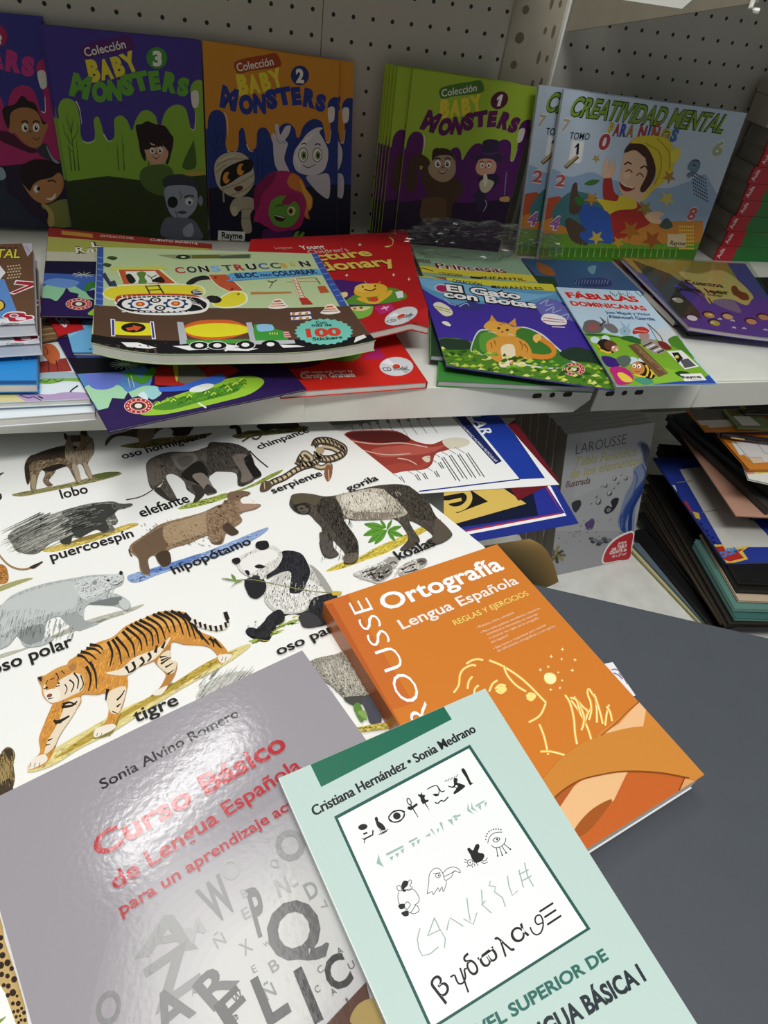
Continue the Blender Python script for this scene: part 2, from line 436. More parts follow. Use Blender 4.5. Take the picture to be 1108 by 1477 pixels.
def tube(P, r, col='ffffff', n=8):
    f = []; rings = []
    for i, p in enumerate(P):
        d = (P[min(i+1, len(P)-1)]-P[max(i-1, 0)]).normalized(); a = d.orthogonal().normalized(); b = d.cross(a)
        rings.append([p+a*r*math.cos(k*2*math.pi/n)+b*r*math.sin(k*2*math.pi/n) for k in range(n)])
    for i in range(len(P)-1):
        for k in range(n): f.append(([rings[i][k], rings[i][(k+1) % n], rings[i+1][(k+1) % n], rings[i+1][k]], lin(col)))
    f += [(list(reversed(rings[0])), lin(col)), (rings[-1], lin(col))]; return f
hk = [Vector((.506, .632, Z(.012)))]+[onX_ for onX_ in (ony((1086, 2), .631), ony((1083, 11), .630), ony((1088, 15), .628), ony((1095, 16), .626))]
build('bracket_hook', tube(hk, .0022), M_SHELF, br)
lo = empty('shelf', Vector((.2, WY, 0)), 'white base shelf with the upright grey science books on it', 'shelf')
bevel(build('shelf_deck', box(-.95, 1.35, .405, WY-.014, Z(ZL-.03), Z(ZL)), mat('base_shelf_enamel', 'eff0e9', .45, noise=.12), lo), .002)
build('kick_panel', box(-.95, 1.35, .44, .455, 0, Z(ZL-.03)), M_SHELF, lo)
# grey table
A = Vector((.274, .339)); e2 = Vector((.905, -.426)).normalized(); n2 = Vector((e2.y, -e2.x))
if n2.y > 0: n2 = -n2
ang = math.atan2(e2.y, e2.x)
def tp(s_, t_): q = A+e2*s_+n2*t_; return Vector((q.x, q.y, 0))
tb = empty('display_table', Vector((tp(.1, .4).x, tp(.1, .4).y, 0)), 'matte dark grey table top under the poster and the three front books', 'table')
def tslab(s0, s1, t0, t1, z0, z1): return prism([p+Vector((0, 0, z0)) for p in (tp(s0, t0), tp(s0, t1), tp(s1, t1), tp(s1, t0))], Vector((0, 0, z1-z0)), 'ffffff')
bevel(build('table_top', tslab(-.42, .52, 0, .80, Z(ZT-.018), Z(ZT)), M_GREY, tb), .003, 3)
build('table_column', tslab(.02, .10, .36, .44, .03, Z(ZT-.018)), M_DARK, tb)
bevel(build('table_foot', tslab(-.2, .32, .14, .66, 0, .03), M_DARK, tb), .004)

# ------------------------------------------------------------------ posters on the table
def posterobj(s, label, group=None, name='poster', th=.0003):
    o = build(name, s.slab(s.out, -th, 0, s.col)+s.art(), M_POSTER, origin=sum(s.out, Vector())/len(s.out)); return tag(o, label, 'poster', group)
# blue one, lowest
zb = ZT+.0007
s = Sheet(para(zb, (745, 600), (800, 694), (834, 754)) and [onz((640, 690), zb), onz((800, 694), zb), onz((835, 755), zb), onz((640, 789), zb)], '1f2f86')
s.cr(500, 590, .30686)
s.P('200,420 960,350 1040,495 250,640', '252f8f').P('200,420 870,360 900,500 250,600', '0c1430')
s.L('950,360 1030,495 560,585', 14, 'f2f0f0', sm=False).L('938,366 1012,490 560,572', 7, 'b03040', sm=False)
s.P('300,400 740,375 845,445 440,560', 'd9b95c').P('400,420 590,385 665,435 520,490', '14130f')
s.R(520, 425, 60, 45, 26, 'd9b95c', -20, -60, 200).L('470,440 540,425', 16, 'd9b95c')
posterobj(s, 'dark blue poster with white and red border and yellow emblem, lowest of the posters')
zb += .0005
s = Sheet([onz((690, 640), zb), onz((742, 606), zb), onz((806, 692), zb), onz((748, 722), zb)], '6a1420')
posterobj(s, 'maroon sheet showing as a thin dark red edge beside the muscle poster')
zb += .0005
s = Sheet([onz((440, 628), zb), onz((698, 575), zb), onz((807, 699), zb), onz((575, 714), zb)], 'f3f3f1')
s.cr(500, 590, .30686)
s.P('560,20 700,-10 930,325 815,330', '1b3a9e').P('480,20 540,10 730,245 700,260', '16245f')
s.L('340,387 815,330', 6, '1b2f80', sm=False).L('700,-10 930,325', 5, '1b2f80', sm=False)
s.T('MUSCULAR', (462, -130), (640, 125), 50, 'ffffff', .02)
s.T('SISTEMA HUMANO HUMAN MUSCULAR', (500, 40), (700, 250), 12, 'e8e8f2', .01)
s.S('0,110 120,100 240,105 320,150 400,165 470,140 500,160 480,190 420,210 400,260 360,285 280,290 200,300 100,230 0,160', '9a3a30')
s.S('0,115 150,105 260,115 300,150 200,160 60,150', '59211d').S('120,190 260,170 400,180 470,165 400,205 280,220 160,225', 'b5564a')
s.S('180,270 260,255 340,265 370,240 390,245 360,282 280,292 210,300', 'a84436').L('20,150 140,165 260,160 380,180', 5, 'd7b7a8').L('60,190 180,215 300,210', 4, 'd7b7a8').L('240,232 290,240 330,262', 4, 'e0c8bb')
s.S('450,150 500,135 560,140 580,160 540,180 480,185', 'd8d2bd').S('355,230 390,220 392,245 375,250', 'dccdb8')
for x, y in ((15, 80), (60, 75), (100, 70), (140, 68), (190, 64), (240, 60), (285, 55), (330, 50), (380, 48)): s.L([(x, y-20), (x+18, y+25), (x+48, y+65)], 2, '333333', sm=False); s.many([[(x-6, y-18), (x+3, y+4)], [(x+3, y-18), (x+12, y+4)]], 4, '555555', 0)
for x, y in ((570, 205), (530, 210), (490, 215), (455, 225), (440, 250), (420, 290), (365, 300), (330, 305), (255, 315)): s.L([(x-60, y-25), (x-15, y+2)], 2, '555555'); s.many([[(x, y), (x+60*(x > 440)+18, y+85*(x > 440)+30)], [(x-9, y+4), (x+50*(x > 440)+9, y+80*(x > 440)+30)]], 4, '3a3a3a', 0)
posterobj(s, 'white anatomy poster with a red muscle figure and blue title bar')
# curled sheet behind the table edge
def curled():
    tl, tr = onz((668, 792), ZT-.004), onz((764, 777), ZT-.004); bl, br_ = onz((768, 845), ZT-.055), onz((806, 839), ZT-.055)
    f = []; N = 14; M = 18; G = []
    for i in range(N+1):
        t = i/N; row = []
        for j in range(M+1):
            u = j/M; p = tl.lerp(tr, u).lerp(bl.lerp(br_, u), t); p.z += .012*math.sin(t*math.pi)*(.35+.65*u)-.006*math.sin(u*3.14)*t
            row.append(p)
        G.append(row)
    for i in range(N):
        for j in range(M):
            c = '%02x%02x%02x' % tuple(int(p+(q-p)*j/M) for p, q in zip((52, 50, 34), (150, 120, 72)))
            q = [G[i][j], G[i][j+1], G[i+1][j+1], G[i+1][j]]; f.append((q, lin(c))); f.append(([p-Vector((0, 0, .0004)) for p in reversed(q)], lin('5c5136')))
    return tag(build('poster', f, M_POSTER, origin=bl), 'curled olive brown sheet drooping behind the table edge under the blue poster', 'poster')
curled()
# animals poster
zb = ZT+.0032
TR, BRp = onz((470, 606), zb), onz((696, 786), zb); d = (BRp-TR).normalized(); BRp = TR+d*(onz((906, 984), zb)-TR).dot(d); TR = TR-d*.24
lft = Vector((-d.y, d.x, 0)).normalized()
if lft.x > 0: lft = -lft
PS = Sheet([TR+lft*.47, TR, BRp, BRp+lft*.47], 'f3f3ef', outline=None)
kn, cn = onz((697, 787), zb), onz((868, 985), zb)
PS.out = [TR+lft*.47, TR, kn, cn, cn+(lft-d*.06)*.49]
s = PS; K = '1d1b18'; s.dbl = .035
s.fur = {'7d6b55': (-14, 9, .28), '57524b': (7, 14, .22), '46413b': (8, 18, .22), '6a6a62': (-26, 9, .3), '8b7359': (12, 6, .17), '8a7159': (14, 8, .17), '4a443c': (5, 20, .25), '3a352f': (-4, 24, .25), '3f3932': (8, 18, .25), 'b2aa9a': (5, 20, .15), 'd3ccbd': (5, 18, .1), 'b3b8b6': (-9, 24, .1), 'ced2d0': (-12, 8, .06), 'cf8f3c': (-8, 18, .16), '8f8b7f': (4, 9, .25), 'a9a598': (4, 9, .18), 'c9c7c0': (-5, 20, .1), 'e5e3dd': (-4, 20, .06), 'd9d7d1': (-4, 12, .08), '232227': (2, 16, .35), '1f1e22': (-8, 10, .35), '222126': (3, 12, .35), '6e5a36': (5, 18, .35), 'b07a3e': (14, 4, .15),
 '8d8656': (26, -7, .14), 'c2ac58': (30, -9, .14), 'cfba4c': (36, -15, .13), 'e0d18d': (38, -18, .08), 'b49a3e': (38, -18, .14), '8fa6cf': (40, -14, .10), '5f7cb8': (40, -14, .14), '93a04a': (34, -13, .14), '9aa550': (30, -8, .14), '7a7040': (30, -6, .2), 'b9b8a8': (34, -12, .08), 'b9a94f': (30, -6, .15), '6b663a': (30, -5, .2), 'c3bfb8': (-10, 8, .2), 'b5b1aa': (-10, 8, .2)}
def hairs(s, box_, n, dx, dy, w, col, jit=.5):
    x0, y0, x1, y1 = box_; L = []
    for _ in range(n):
        x, y = random.uniform(x0, x1), random.uniform(y0, y1); a = 1+random.uniform(-jit, jit)
        L.append([(x, y), (x+dx*a*.5, y+dy*a*.5+random.uniform(-2, 2)), (x+dx*a, y+dy*a+random.uniform(-4, 4))])
    s.many(L, w, col)
# wolf, anteater, elephant, porcupine, hippo
s.cr(0, 600, .28881)
s.S('60,392 160,370 300,345 440,310 540,280 610,288 520,318 380,350 230,380 110,402', '8d8656').S('440,305 520,282 600,282 520,312', '5d6b34')
s.S('318,88 330,90 345,98 395,95 405,70 430,72 440,98 466,120 470,180 452,215 440,240 455,285 477,305 455,316 432,296 415,255 398,240 380,262 400,310 412,325 385,332 360,292 335,255 285,268 272,288 245,322 265,346 238,353 214,325 225,290 212,268 192,300 182,345 178,366 153,368 150,325 140,345 127,310 123,250 138,212 180,190 250,165 312,150 330,130', '7d6b55')
s.S('140,212 180,190 250,165 312,150 335,160 330,200 270,215 180,225 140,250', '3d342a').S('123,250 140,235 150,300 140,345 127,310', '34291f').S('210,268 290,240 330,250 285,268 250,280', '2a231c')
s.S('330,150 365,175 420,170 455,140 465,180 440,230 380,240 330,215', 'a1917a').S('345,100 400,98 435,105 430,140 395,165 375,168 350,140', '8a775f').S('352,105 400,100 395,130 365,130', '5b4c3c').S('365,135 400,132 392,160 375,165', 'b4a48c').E(376, 158, 10, 7, '1b1714').E(360, 128, 5, 3, K).E(398, 125, 5, 3, K)
s.S('318,88 330,92 338,115 325,118', '3a2f26').S('405,70 430,72 436,98 410,95', '3a2f26').S('360,250 385,245 405,320 388,328', 'b6a690').S('415,240 440,245 462,305 445,308', 'b6a690').S('158,300 180,300 176,362 160,362', 'a99878')
hairs(s, (150, 190, 330, 230), 60, -14, 10, 3, '51463a'); hairs(s, (335, 160, 450, 225), 40, -3, 18, 3, '6d5d4b')
s.T('lobo', (308, 415), (442, 384), 46, K, .010)
s.S('600,150 700,130 800,110 930,100 1060,85 1000,115 860,140 700,160', '7a7040').S('530,150 528,125 560,95 640,75 700,40 760,10 860,0 960,30 960,70 900,100 860,95 870,60 800,70 740,130 700,140 690,110 600,100 560,115', '5a4a3a').S('790,20 900,10 950,60 940,95 880,100 860,70', '2c2622').S('690,70 760,40 770,100 730,138 700,138', '8f7d66')
s.T('oso hormiguero', (615, 216), (1035, 108), 34, K, .010)
s.cr(300, 600, .23466)   # elephant rear side uses the neighbouring view
s.S('-30,515 100,480 250,430 380,360 460,330 430,360 300,425 120,490 0,530', '93a04a')
s.cr(0, 600, .28881)
s.S('890,460 960,430 1060,405 1130,385 1130,410 1020,445 920,465', '9aa550')
s.S('730,260 740,225 780,200 850,180 960,178 1050,150 1110,140 1190,150 1240,185 1260,240 1275,310 1245,340 1190,350 1180,290 1120,280 1060,285 1045,330 1085,380 1040,398 1020,390 985,430 965,430 975,400 935,370 920,330 885,300 850,290 830,310 870,385 882,418 850,428 800,390 770,375 745,345', '57524b')
s.S('735,250 760,215 800,215 815,260 830,300 790,340 760,350 738,310', '6c655b').S('860,195 960,185 985,215 950,260 900,270 875,245', '77706a').S('885,215 950,200 965,225 930,255 900,250', '5f5952').S('905,300 960,240 1010,230 1040,290 1005,345 960,330', '25221f').S('960,300 1020,290 1075,380 1040,392 1005,350', '8b8175').S('960,345 1010,360 1020,395 985,428 966,430 975,395', '3a3631')
s.S('1180,200 1230,200 1250,300 1230,345 1195,348 1190,280', '3b3733').S('820,320 800,355 760,378 735,385 770,362 800,340', 'e9e2d0').L('830,318 760,372 700,405 630,420', 5, '4e473f').S('770,370 800,360 850,415 880,420 850,428 800,400', '3c3833').L('800,240 815,300', 4, '3a352f').E(812, 252, 6, 5, '1a1815')
hairs(s, (980, 160, 1200, 220), 50, 6, 14, 3, '6c6660'); hairs(s, (770, 220, 830, 320), 30, 3, 10, 3, '403b35')
s.cr(300, 600, .23466).S('0,180 80,165 180,175 250,215 275,260 300,330 330,370 270,400 205,415 200,350 150,325 60,340 0,360', '46413b').S('150,250 240,240 260,310 275,385 205,410 205,350', '7c736a').S('220,270 265,240 280,290 330,360 285,378 260,350', '1e1b19').L('255,215 310,270 370,318', 7, '262320').S('0,420 50,470 0,480 -30,470', '3d3934')
hairs(s, (20, 190, 240, 320), 70, 6, 16, 3, '5f5951')
s.cr(0, 600, .28881).T('elefante', (708, 508), (950, 430), 50, K, .010)
s.S('210,670 300,640 420,610 560,565 660,535 690,545 600,580 470,625 330,665 250,680', 'c2ac58').S('330,640 430,600 560,570 450,615', '8b7a36')
s.S('330,640 300,620 250,640 180,690 90,680 60,640 40,600 90,560 200,510 330,470 440,440 560,428 600,440 655,438 660,450 620,465 590,470 575,490 590,525 575,545 555,540 560,520 545,530 575,570 520,585 480,570 420,600 400,612 365,605 355,580 350,640', '6a6a62')
s.S('350,500 460,450 560,440 600,450 570,490 530,520 545,560 520,583 480,570 420,598 400,610 365,600 350,640 300,625', '3a3a36').S('560,440 640,442 655,447 600,465 570,470', '5a5a54').E(572, 452, 5, 4, '111111')
for c, n, w_ in (('b5b5ac', 70, 3), ('34342f', 60, 3), ('d5d5cd', 45, 2.4), ('8d8d84', 60, 3)): hairs(s, (190, 480, 370, 600), n, -130, 62, w_, c, .6)
hairs(s, (330, 460, 520, 540), 60, -50, 14, 2.6, '92928a'); hairs(s, (330, 460, 520, 560), 60, -45, 16, 2.6, '2a2a27')
s.T('puercoespín', (258, 728), (670, 604), 46, K, .010)
s.S('640,800 720,775 850,735 1000,690 1130,640 1330,560 1300,600 1130,690 960,740 800,790 700,830 650,830', '8fa6cf').S('700,790 850,740 1000,690 950,730 800,780', '5f7cb8')
s.S('645,670 660,640 720,600 800,545 900,515 1010,485 1100,445 1150,460 1210,520 1170,560 1130,590 1110,640 1060,640 1040,600 940,640 840,675 855,735 820,760 790,735 770,700 740,720 750,790 720,795 700,770 690,715 660,690', '8b7359')
s.S('660,660 720,610 810,560 840,600 830,670 780,690 740,720 750,785 720,790 700,750 690,710', '6d5742').S('820,560 960,510 1080,470 1100,530 1040,580 930,620 840,640', 'a78e6f').S('780,695 840,676 855,735 820,758 795,735', '453629').S('1045,600 1105,600 1105,640 1060,640', '5e4b3a').L('645,670 650,690 660,705', 7, '3a2c20')
hairs(s, (700, 540, 1080, 650), 130, 8, 6, 3, '5e4b3a'); hairs(s, (820, 510, 1080, 600), 90, 7, 4, 3, 'c0aa8b')
s.cr(300, 600, .23466).S('-10,600 60,575 90,540 120,520 118,490 150,470 215,465 262,480 230,500 200,520 215,545 255,540 300,545 327,552 290,578 210,600 160,650 90,715 80,765 35,785 0,740', '8a7159').S('90,690 120,660 160,690 190,720 150,740 110,720', '4a3a2c').S('118,490 150,470 215,465 262,478 225,500 190,515 140,530', '79604b').S('200,520 235,500 275,515 295,545 250,560 215,548', 'f2efe8').S('190,540 215,545 255,545 300,548 325,553 280,575 200,590', 'a4846c').E(180, 500, 6, 5, '1a1510').E(72, 565, 14, 9, '4a3a2c').E(110, 535, 14, 14, '6b5442').L('210,505 245,495', 4, '4a3a2c').L('275,520 285,545', 6, 'e6dcc0').L('30,720 80,690 130,650', 4, '5b4838')
hairs(s, (0, 600, 130, 720), 50, 8, 5, 3, '5e4b3a')
hairs(s, (20, 560, 120, 640), 40, 8, 6, 2.6, 'b39a7c'); s.T('hipopótamo', (-207, 978), (270, 790), 54, K, .010)
# chimp, snake, gorilla
s.S('150,120 260,90 400,85 540,60 620,70 560,95 400,115 260,130 190,140', '6b663a').S('300,60 380,20 480,10 540,30 560,70 500,80 420,80 340,90', '2b2723').S('130,70 160,50 200,70 205,110 180,110 170,80 145,80', '2b2723').L('210,160 270,125 330,115 300,145 270,135', 10, '4a4430')
s.T('chimpancé', (316, 208), (625, 100), 40, K, .010)
for P_, w_ in (('345,445 400,410 470,380 540,335 600,310 650,300', 40), ('540,280 580,300 640,270 600,230 580,250 640,300 700,320 745,300 750,330', 32), ('575,250 560,290 620,300 680,270 660,230', 36), ('655,190 670,160 730,155 790,175 835,205 820,240 760,265 700,265 670,240', 46), ('700,190 760,200 800,220', 30)):
    s.L(P_, w_, '43362a').L(P_, w_*.62, 'a9987c').L(P_, w_*.25, 'd8c9a4')
L_ = []
for P_ in ('345,445 400,410 470,380 540,335 600,310 650,300', '655,190 670,160 730,155 790,175 835,205 820,240 760,265 700,265 670,240', '575,250 560,290 620,300 680,270 660,230'):
    q = spline(pts(P_), False, 5)
    for i in range(1, len(q), 2): L_.append([(q[i][0]-12, q[i][1]-14), (q[i][0]+4, q[i][1]+2), (q[i][0]+8, q[i][1]+16)])
s.many(L_, 11, '33281e', .3)
s.S('320,465 325,425 350,405 385,415 390,445 350,470', '5c4b38').S('725,310 750,305 765,340 755,385 735,405 715,365', '8a5a40').L('345,410 350,455', 5, 'c9b692').E(690, 215, 26, 22, 'b5a07c').L('740,335 745,400', 5, 'd8c2a0')
s.T('serpiente', (402, 482), (706, 368), 42, K, .010)
s.S('725,955 800,910 920,870 1050,800 1190,740 1400,640 1420,660 1250,760 1100,840 960,890 820,940', 'cfba4c').S('830,910 930,880 1060,800 960,870', '8c7a2c')
for x1, y1, x2, y2 in ((955, 735, 1080, 690), (985, 780, 1090, 700), (1025, 790, 1100, 700), (960, 665, 1090, 690), (1060, 640, 1095, 690), (1130, 640, 1100, 700), (1190, 680, 1105, 705), (1200, 740, 1110, 710), (1150, 770, 1105, 710)):
    mx_, my_ = (x1+x2)/2, (y1+y2)/2; dx, dy = (y2-y1)*.16, (x1-x2)*.16; s.S([(x1, y1), (mx_+dx, my_+dy), (x2, y2), (mx_-dx, my_-dy)], '5f9a34').L([(x1, y1), (x2, y2)], 3, '35631c')
s.S('500,545 515,500 560,480 640,485 720,500 800,490 900,465 1000,440 1080,428 1180,425 1280,450 1340,500 1370,560 1400,620 1470,690 1500,740 1430,790 1340,800 1345,770 1380,740 1310,680 1240,650 1260,700 1300,760 1290,790 1220,830 1180,825 1230,760 1200,690 1150,640 1080,640 900,645 845,635 830,680 900,740 925,800 920,890 880,915 835,910 840,850 790,790 770,770 775,820 805,855 760,880 710,865 685,790 700,700 660,650 620,610 560,605 520,580', '4a443c')
s.S('790,495 900,470 1010,450 1130,470 1200,540 1220,610 1100,640 900,643 840,620 815,560', 'b2aa9a').S('820,500 960,475 1060,490 1090,560 960,590 860,580', 'd3ccbd').S('900,600 1080,600 1180,600 1090,638 910,642', '8d8373')
s.S('690,520 760,505 810,560 830,640 900,740 922,800 915,890 880,912 838,905 850,800 790,740 720,640 670,590', '3a352f').S('1080,450 1200,435 1300,480 1360,560 1400,640 1300,640 1230,600 1180,540', '3f3932').S('1400,640 1470,690 1495,740 1430,788 1345,798 1380,745', '5a5145').S('690,720 760,780 775,820 800,853 760,878 712,862 690,790', '57504a').S('840,860 915,850 915,890 880,912 838,905', '6a5f52')
s.S('525,560 560,545 600,540 630,570 620,605 570,608 535,585', '26221f').S('550,565 590,555 620,580 600,605 565,600', '5c554d').E(575, 575, 10, 5, K).E(605, 566, 9, 5, K).L('560,598 600,596', 4, '151311').S('510,500 560,482 640,488 690,510 660,560 600,540 530,550', '57503f')
hairs(s, (690, 540, 900, 880), 130, -6, 22, 3, '211d19'); hairs(s, (830, 470, 1180, 640), 120, 5, 16, 3, 'e3ddd0'); hairs(s, (840, 580, 1180, 640), 70, 4, 12, 3, '6d6456'); hairs(s, (1150, 450, 1350, 600), 80, 10, 16, 3, '5a5247')
s.T('gorila', (864, 470), (1050, 398), 42, K, .010)
# panda
s.cr(320, 800, .27076)
for i in range(90):
    x = random.uniform(140, 640); y = 480-(x-140)*.42+random.uniform(-20, 20)-30*math.sin((x-140)/500*3.1); a = random.uniform(-.6, .6)
    s.add([(x, y), (x+30*math.cos(a)+20, y-26*math.sin(a)-14), (x+6, y+8)], [(0, 1, 2)], random.choice(('8fae3c', '6f9a30', 'b8c45c', '4f7a24', 'c2b25a')), 3+i % 9)
s.S('180,400 280,300 340,260 440,240 520,220 600,200 590,340 520,370 440,330 360,320 300,360 250,460 180,455 130,420', '2a292c')
s.S('225,240 240,170 300,110 380,60 470,60 540,120 590,210 600,240 500,230 450,300 400,320 310,320 250,285', 'c9c7c0').S('240,190 330,150 420,130 500,160 560,220 470,240 440,300 330,310 260,270', 'e5e3dd').S('470,60 530,110 590,205 560,215 510,130', 'a5a29a')
s.S('310,0 350,-15 420,0 455,50 470,100 455,150 430,200 390,215 360,205 365,160 370,110 350,95 290,110 240,135 250,100 300,50', '232227').S('210,400 240,340 300,300 330,320 330,360 270,400 250,450 200,455 130,425 145,395', '1f1e22').S('470,260 510,230 590,215 620,250 610,340 540,385 450,385 410,345 430,315 470,300', '222126').S('415,330 450,315 500,330 530,375 490,395 430,390', '3c3a3c')
s.S('130,195 120,160 140,140 200,120 235,160 230,205 190,240 150,230', '1f1e23')
s.S('82,70 85,30 120,5 190,-25 270,-40 315,-10 320,30 290,80 240,115 205,145 160,130 110,105', 'd9d7d1').S('95,60 150,10 260,-20 300,20 230,60 150,110', 'efede8').S('55,45 60,30 90,25 100,45 80,60', '1b1a1d').S('180,-35 190,-60 240,-65 250,-30 210,-15', '1b1a1d').S('175,70 200,60 232,72 210,82 185,80', '1d1b1e').S('122,95 140,92 150,110 140,120', '1d1b1e').E(182, 130, 22, 13, '3a3638').S('120,150 150,130 200,135 215,150 180,160', '2a282b')
s.L('0,135 60,145 150,140 260,160 400,190 500,205 630,215', 4, '8a8a4a').S('50,110 70,125 75,142 58,132', '6f8f3c').S('110,145 70,165 45,188 75,155', '7a9a48').S('10,132 60,140 110,148 60,148', '7a9a48').S('590,205 635,205 630,222 590,225', 'c7b04c')
hairs(s, (270, 150, 520, 300), 120, -4, 16, 3, 'b5b2aa'); hairs(s, (380, 20, 450, 200), 60, 2, 14, 3, '3b393e'); hairs(s, (140, 360, 300, 440), 40, -8, 8, 3, '3a393c'); hairs(s, (460, 240, 600, 370), 60, 3, 10, 3, '3d3b40')
s.T('oso panda', (302, 545), (700, 372), 50, K, .010)
# rhinoceros half hidden between the books
s.S('420,640 480,570 600,540 680,520 760,600 800,700 830,740 780,775 700,790 650,770 560,690', '8f8b7f').S('520,600 600,570 690,590 730,680 760,740 700,765 640,740 570,680', 'a9a598').S('650,770 760,760 800,745 780,790 700,810', '4a4944').S('750,780 830,760 850,880 835,910 790,905 770,850', '4a4b55').S('420,960 560,920 700,930 860,905 900,930 700,960 560,980', 'b9a94f').S('700,820 730,800 760,870 740,900', '5d8a3a').S('720,850 760,840 770,890', '86a85a')
hairs(s, (540, 580, 740, 750), 160, 4, 7, 3, '55524a'); hairs(s, (620, 700, 780, 770), 60, 4, 6, 3, '2e2c28')
# koalas
s.cr(500, 590, .30686)
s.S('30,780 80,760 150,730 200,700 240,715 235,740 180,790 150,825 110,815 60,800', 'c3bfb8').S('90,770 150,745 200,735 215,770 170,810 130,815', '7d7871').S('180,720 215,700 240,710 235,735 200,740', 'a49f97').S('240,760 270,735 320,712 365,708 378,730 340,760 290,780 250,790', 'b5b1aa').S('330,715 365,708 375,725 350,742', '6f6a64')
for P_, w_ in (('60,778 110,765 160,750', 5), ('80,795 130,780 190,775', 6), ('110,770 130,800 150,815', 6), ('150,790 170,770 200,765', 7), ('200,735 220,725 235,735', 5), ('260,765 290,745 320,735', 5), ('330,730 350,720 365,728', 5), ('270,775 300,770 330,760', 5)): s.L(P_, w_, '2b2925')
s.E(160, 800, 16, 12, '1f1d1b').E(120, 780, 8, 6, K).E(188, 768, 8, 6, K).E(262, 760, 5, 4, K).E(310, 750, 5, 4, K)
hairs(s, (60, 740, 240, 810), 60, -12, 8, 3, 'e5e2dc')
s.T('koalas', (246, 716), (420, 646), 50, K, .010)
# lion, polar bear, tiger, tapir, bear
s.cr(0, 600, .28881)
s.S('-120,790 -60,740 20,745 42,790 38,830 0,842 -80,850', 'b07a3e').S('-100,900 0,850 110,815 165,812 110,835 20,870 -60,900', 'a7a46c').L('-30,640 0,700 50,750 110,768 170,755 212,730', 9, 'a08058').S('150,755 215,728 190,752 165,765', '3a2a20')
s.S('-60,300 0,285 20,282 -5,300', '555048').S('-40,390 0,385 10,405 0,420 -40,425', '333333')
s.cr(0, 820, .32491)
s.S('-60,410 20,375 130,345 300,265 400,225 560,180 640,158 600,185 460,235 330,280 180,335 20,395', 'b9b8a8').S('90,360 220,310 280,285 200,320', '8a897b').S('380,260 440,230 480,222 430,248', '8a897b')
s.S('-60,190 0,170 60,120 180,75 330,45 420,32 520,28 535,14 545,20 552,45 540,75 500,92 450,120 490,110 540,125 575,150 580,175 560,190 530,175 480,165 400,162 375,185 380,240 440,245 380,270 345,278 300,250 262,215 195,245 195,300 240,315 190,345 130,352 100,340 80,300 30,350 -60,360', 'b3b8b6')
s.S('0,180 70,130 200,85 330,60 350,110 330,180 250,200 150,225 60,270 0,290', 'c3c8c6').S('80,290 190,250 195,310 170,330 120,340', '8b908f').S('340,60 430,40 530,30 545,60 500,88 420,130 370,140 335,100', 'ced2d0').S('395,160 470,140 540,130 520,165 440,165', '767b7a').S('270,215 340,200 380,235 420,245 350,275 310,250', 'a0a5a3').E(538, 24, 8, 9, '1c1c1c').E(484, 58, 6, 4, K).S('410,70 425,55 432,65 425,78', '8d9290').L('545,60 520,76 500,78', 4, '444444').S('530,150 560,140 580,165 560,188 538,175', 'c6cac8')
hairs(s, (0, 180, 330, 300), 140, -8, 26, 3, '929896'); hairs(s, (90, 250, 190, 290), 30, -5, 26, 3, '6c7170')
s.T('oso polar', (-38, 480), (326, 346), 52, K, .010)
s.S('120,905 250,800 420,700 560,620 700,560 850,470 960,400 1080,345 1110,350 1000,430 820,530 640,640 500,730 360,800 230,880', 'e0d18d').S('240,850 420,720 600,610 760,520 920,420 1040,370 960,430 760,550 560,660 400,770', 'b49a3e').S('410,760 500,705 540,640 500,735', '8a7a2c').S('670,570 770,510 720,560', '8a7a2c')
OR, OD = 'cf8f3c', 'a8682a'
s.S('680,400 720,390 760,330 750,420 785,420 780,470 745,530 720,565 690,570 678,560 705,540 730,500 735,470 695,430', 'b8803c')
s.S('300,430 330,400 420,340 500,310 560,260 640,225 700,200 760,192 820,200 850,230 860,260 900,290 950,310 990,345 1020,385 1028,400 985,425 968,420 965,390 930,355 880,345 820,342 770,330 750,350 690,410 620,440 570,470 568,520 550,600 530,650 500,715 440,752 418,750 430,720 470,690 485,620 470,560 430,565 365,565 360,600 320,660 260,760 235,830 200,875 150,895 125,890 145,855 180,820 175,760 200,690 230,620 240,600 260,560', OR)
s.S('500,315 600,245 700,205 800,205 840,230 770,260 660,270 560,320 440,380 380,380', 'e0a552').S('470,470 560,480 620,440 690,405 745,340 755,310 700,360 600,400 540,450', 'ece0c8').S('300,600 360,580 330,650 270,740 240,800 200,830 215,770 260,690', 'ead9bd').S('480,560 560,530 540,620 520,650 490,640', 'ead9bd').S('430,715 500,695 512,715 440,752 418,750', 'efe6d6').S('150,850 200,830 210,860 150,893 128,890', 'efe6d6').S('700,545 745,525 720,563 690,570 678,560', 'f0e8da').S('968,392 1020,385 1028,400 985,425', 'f0e8da').S('720,385 755,370 760,410 785,420 775,465 745,470 700,430', 'e8d6b6')
s.S('168,490 200,480 260,445 320,430 370,450 385,500 365,550 330,575 280,590 240,605 210,590 190,565 185,530', 'd49a4a').S('195,530 240,490 300,470 365,480 370,540 320,570 250,600 205,580', 'ebdcc4').S('205,520 250,470 300,455 320,470 270,500 240,545 215,560', 'c98a3c').S('200,555 235,540 265,545 270,580 240,602 212,590', 'f1e9da').S('168,490 190,482 200,495 185,520 175,510', 'b78b5a').S('170,492 188,488 185,508', '2a2018').S('305,440 335,428 340,450 320,462', 'b07a40').E(222, 570, 13, 8, '8a4a3c', -20)
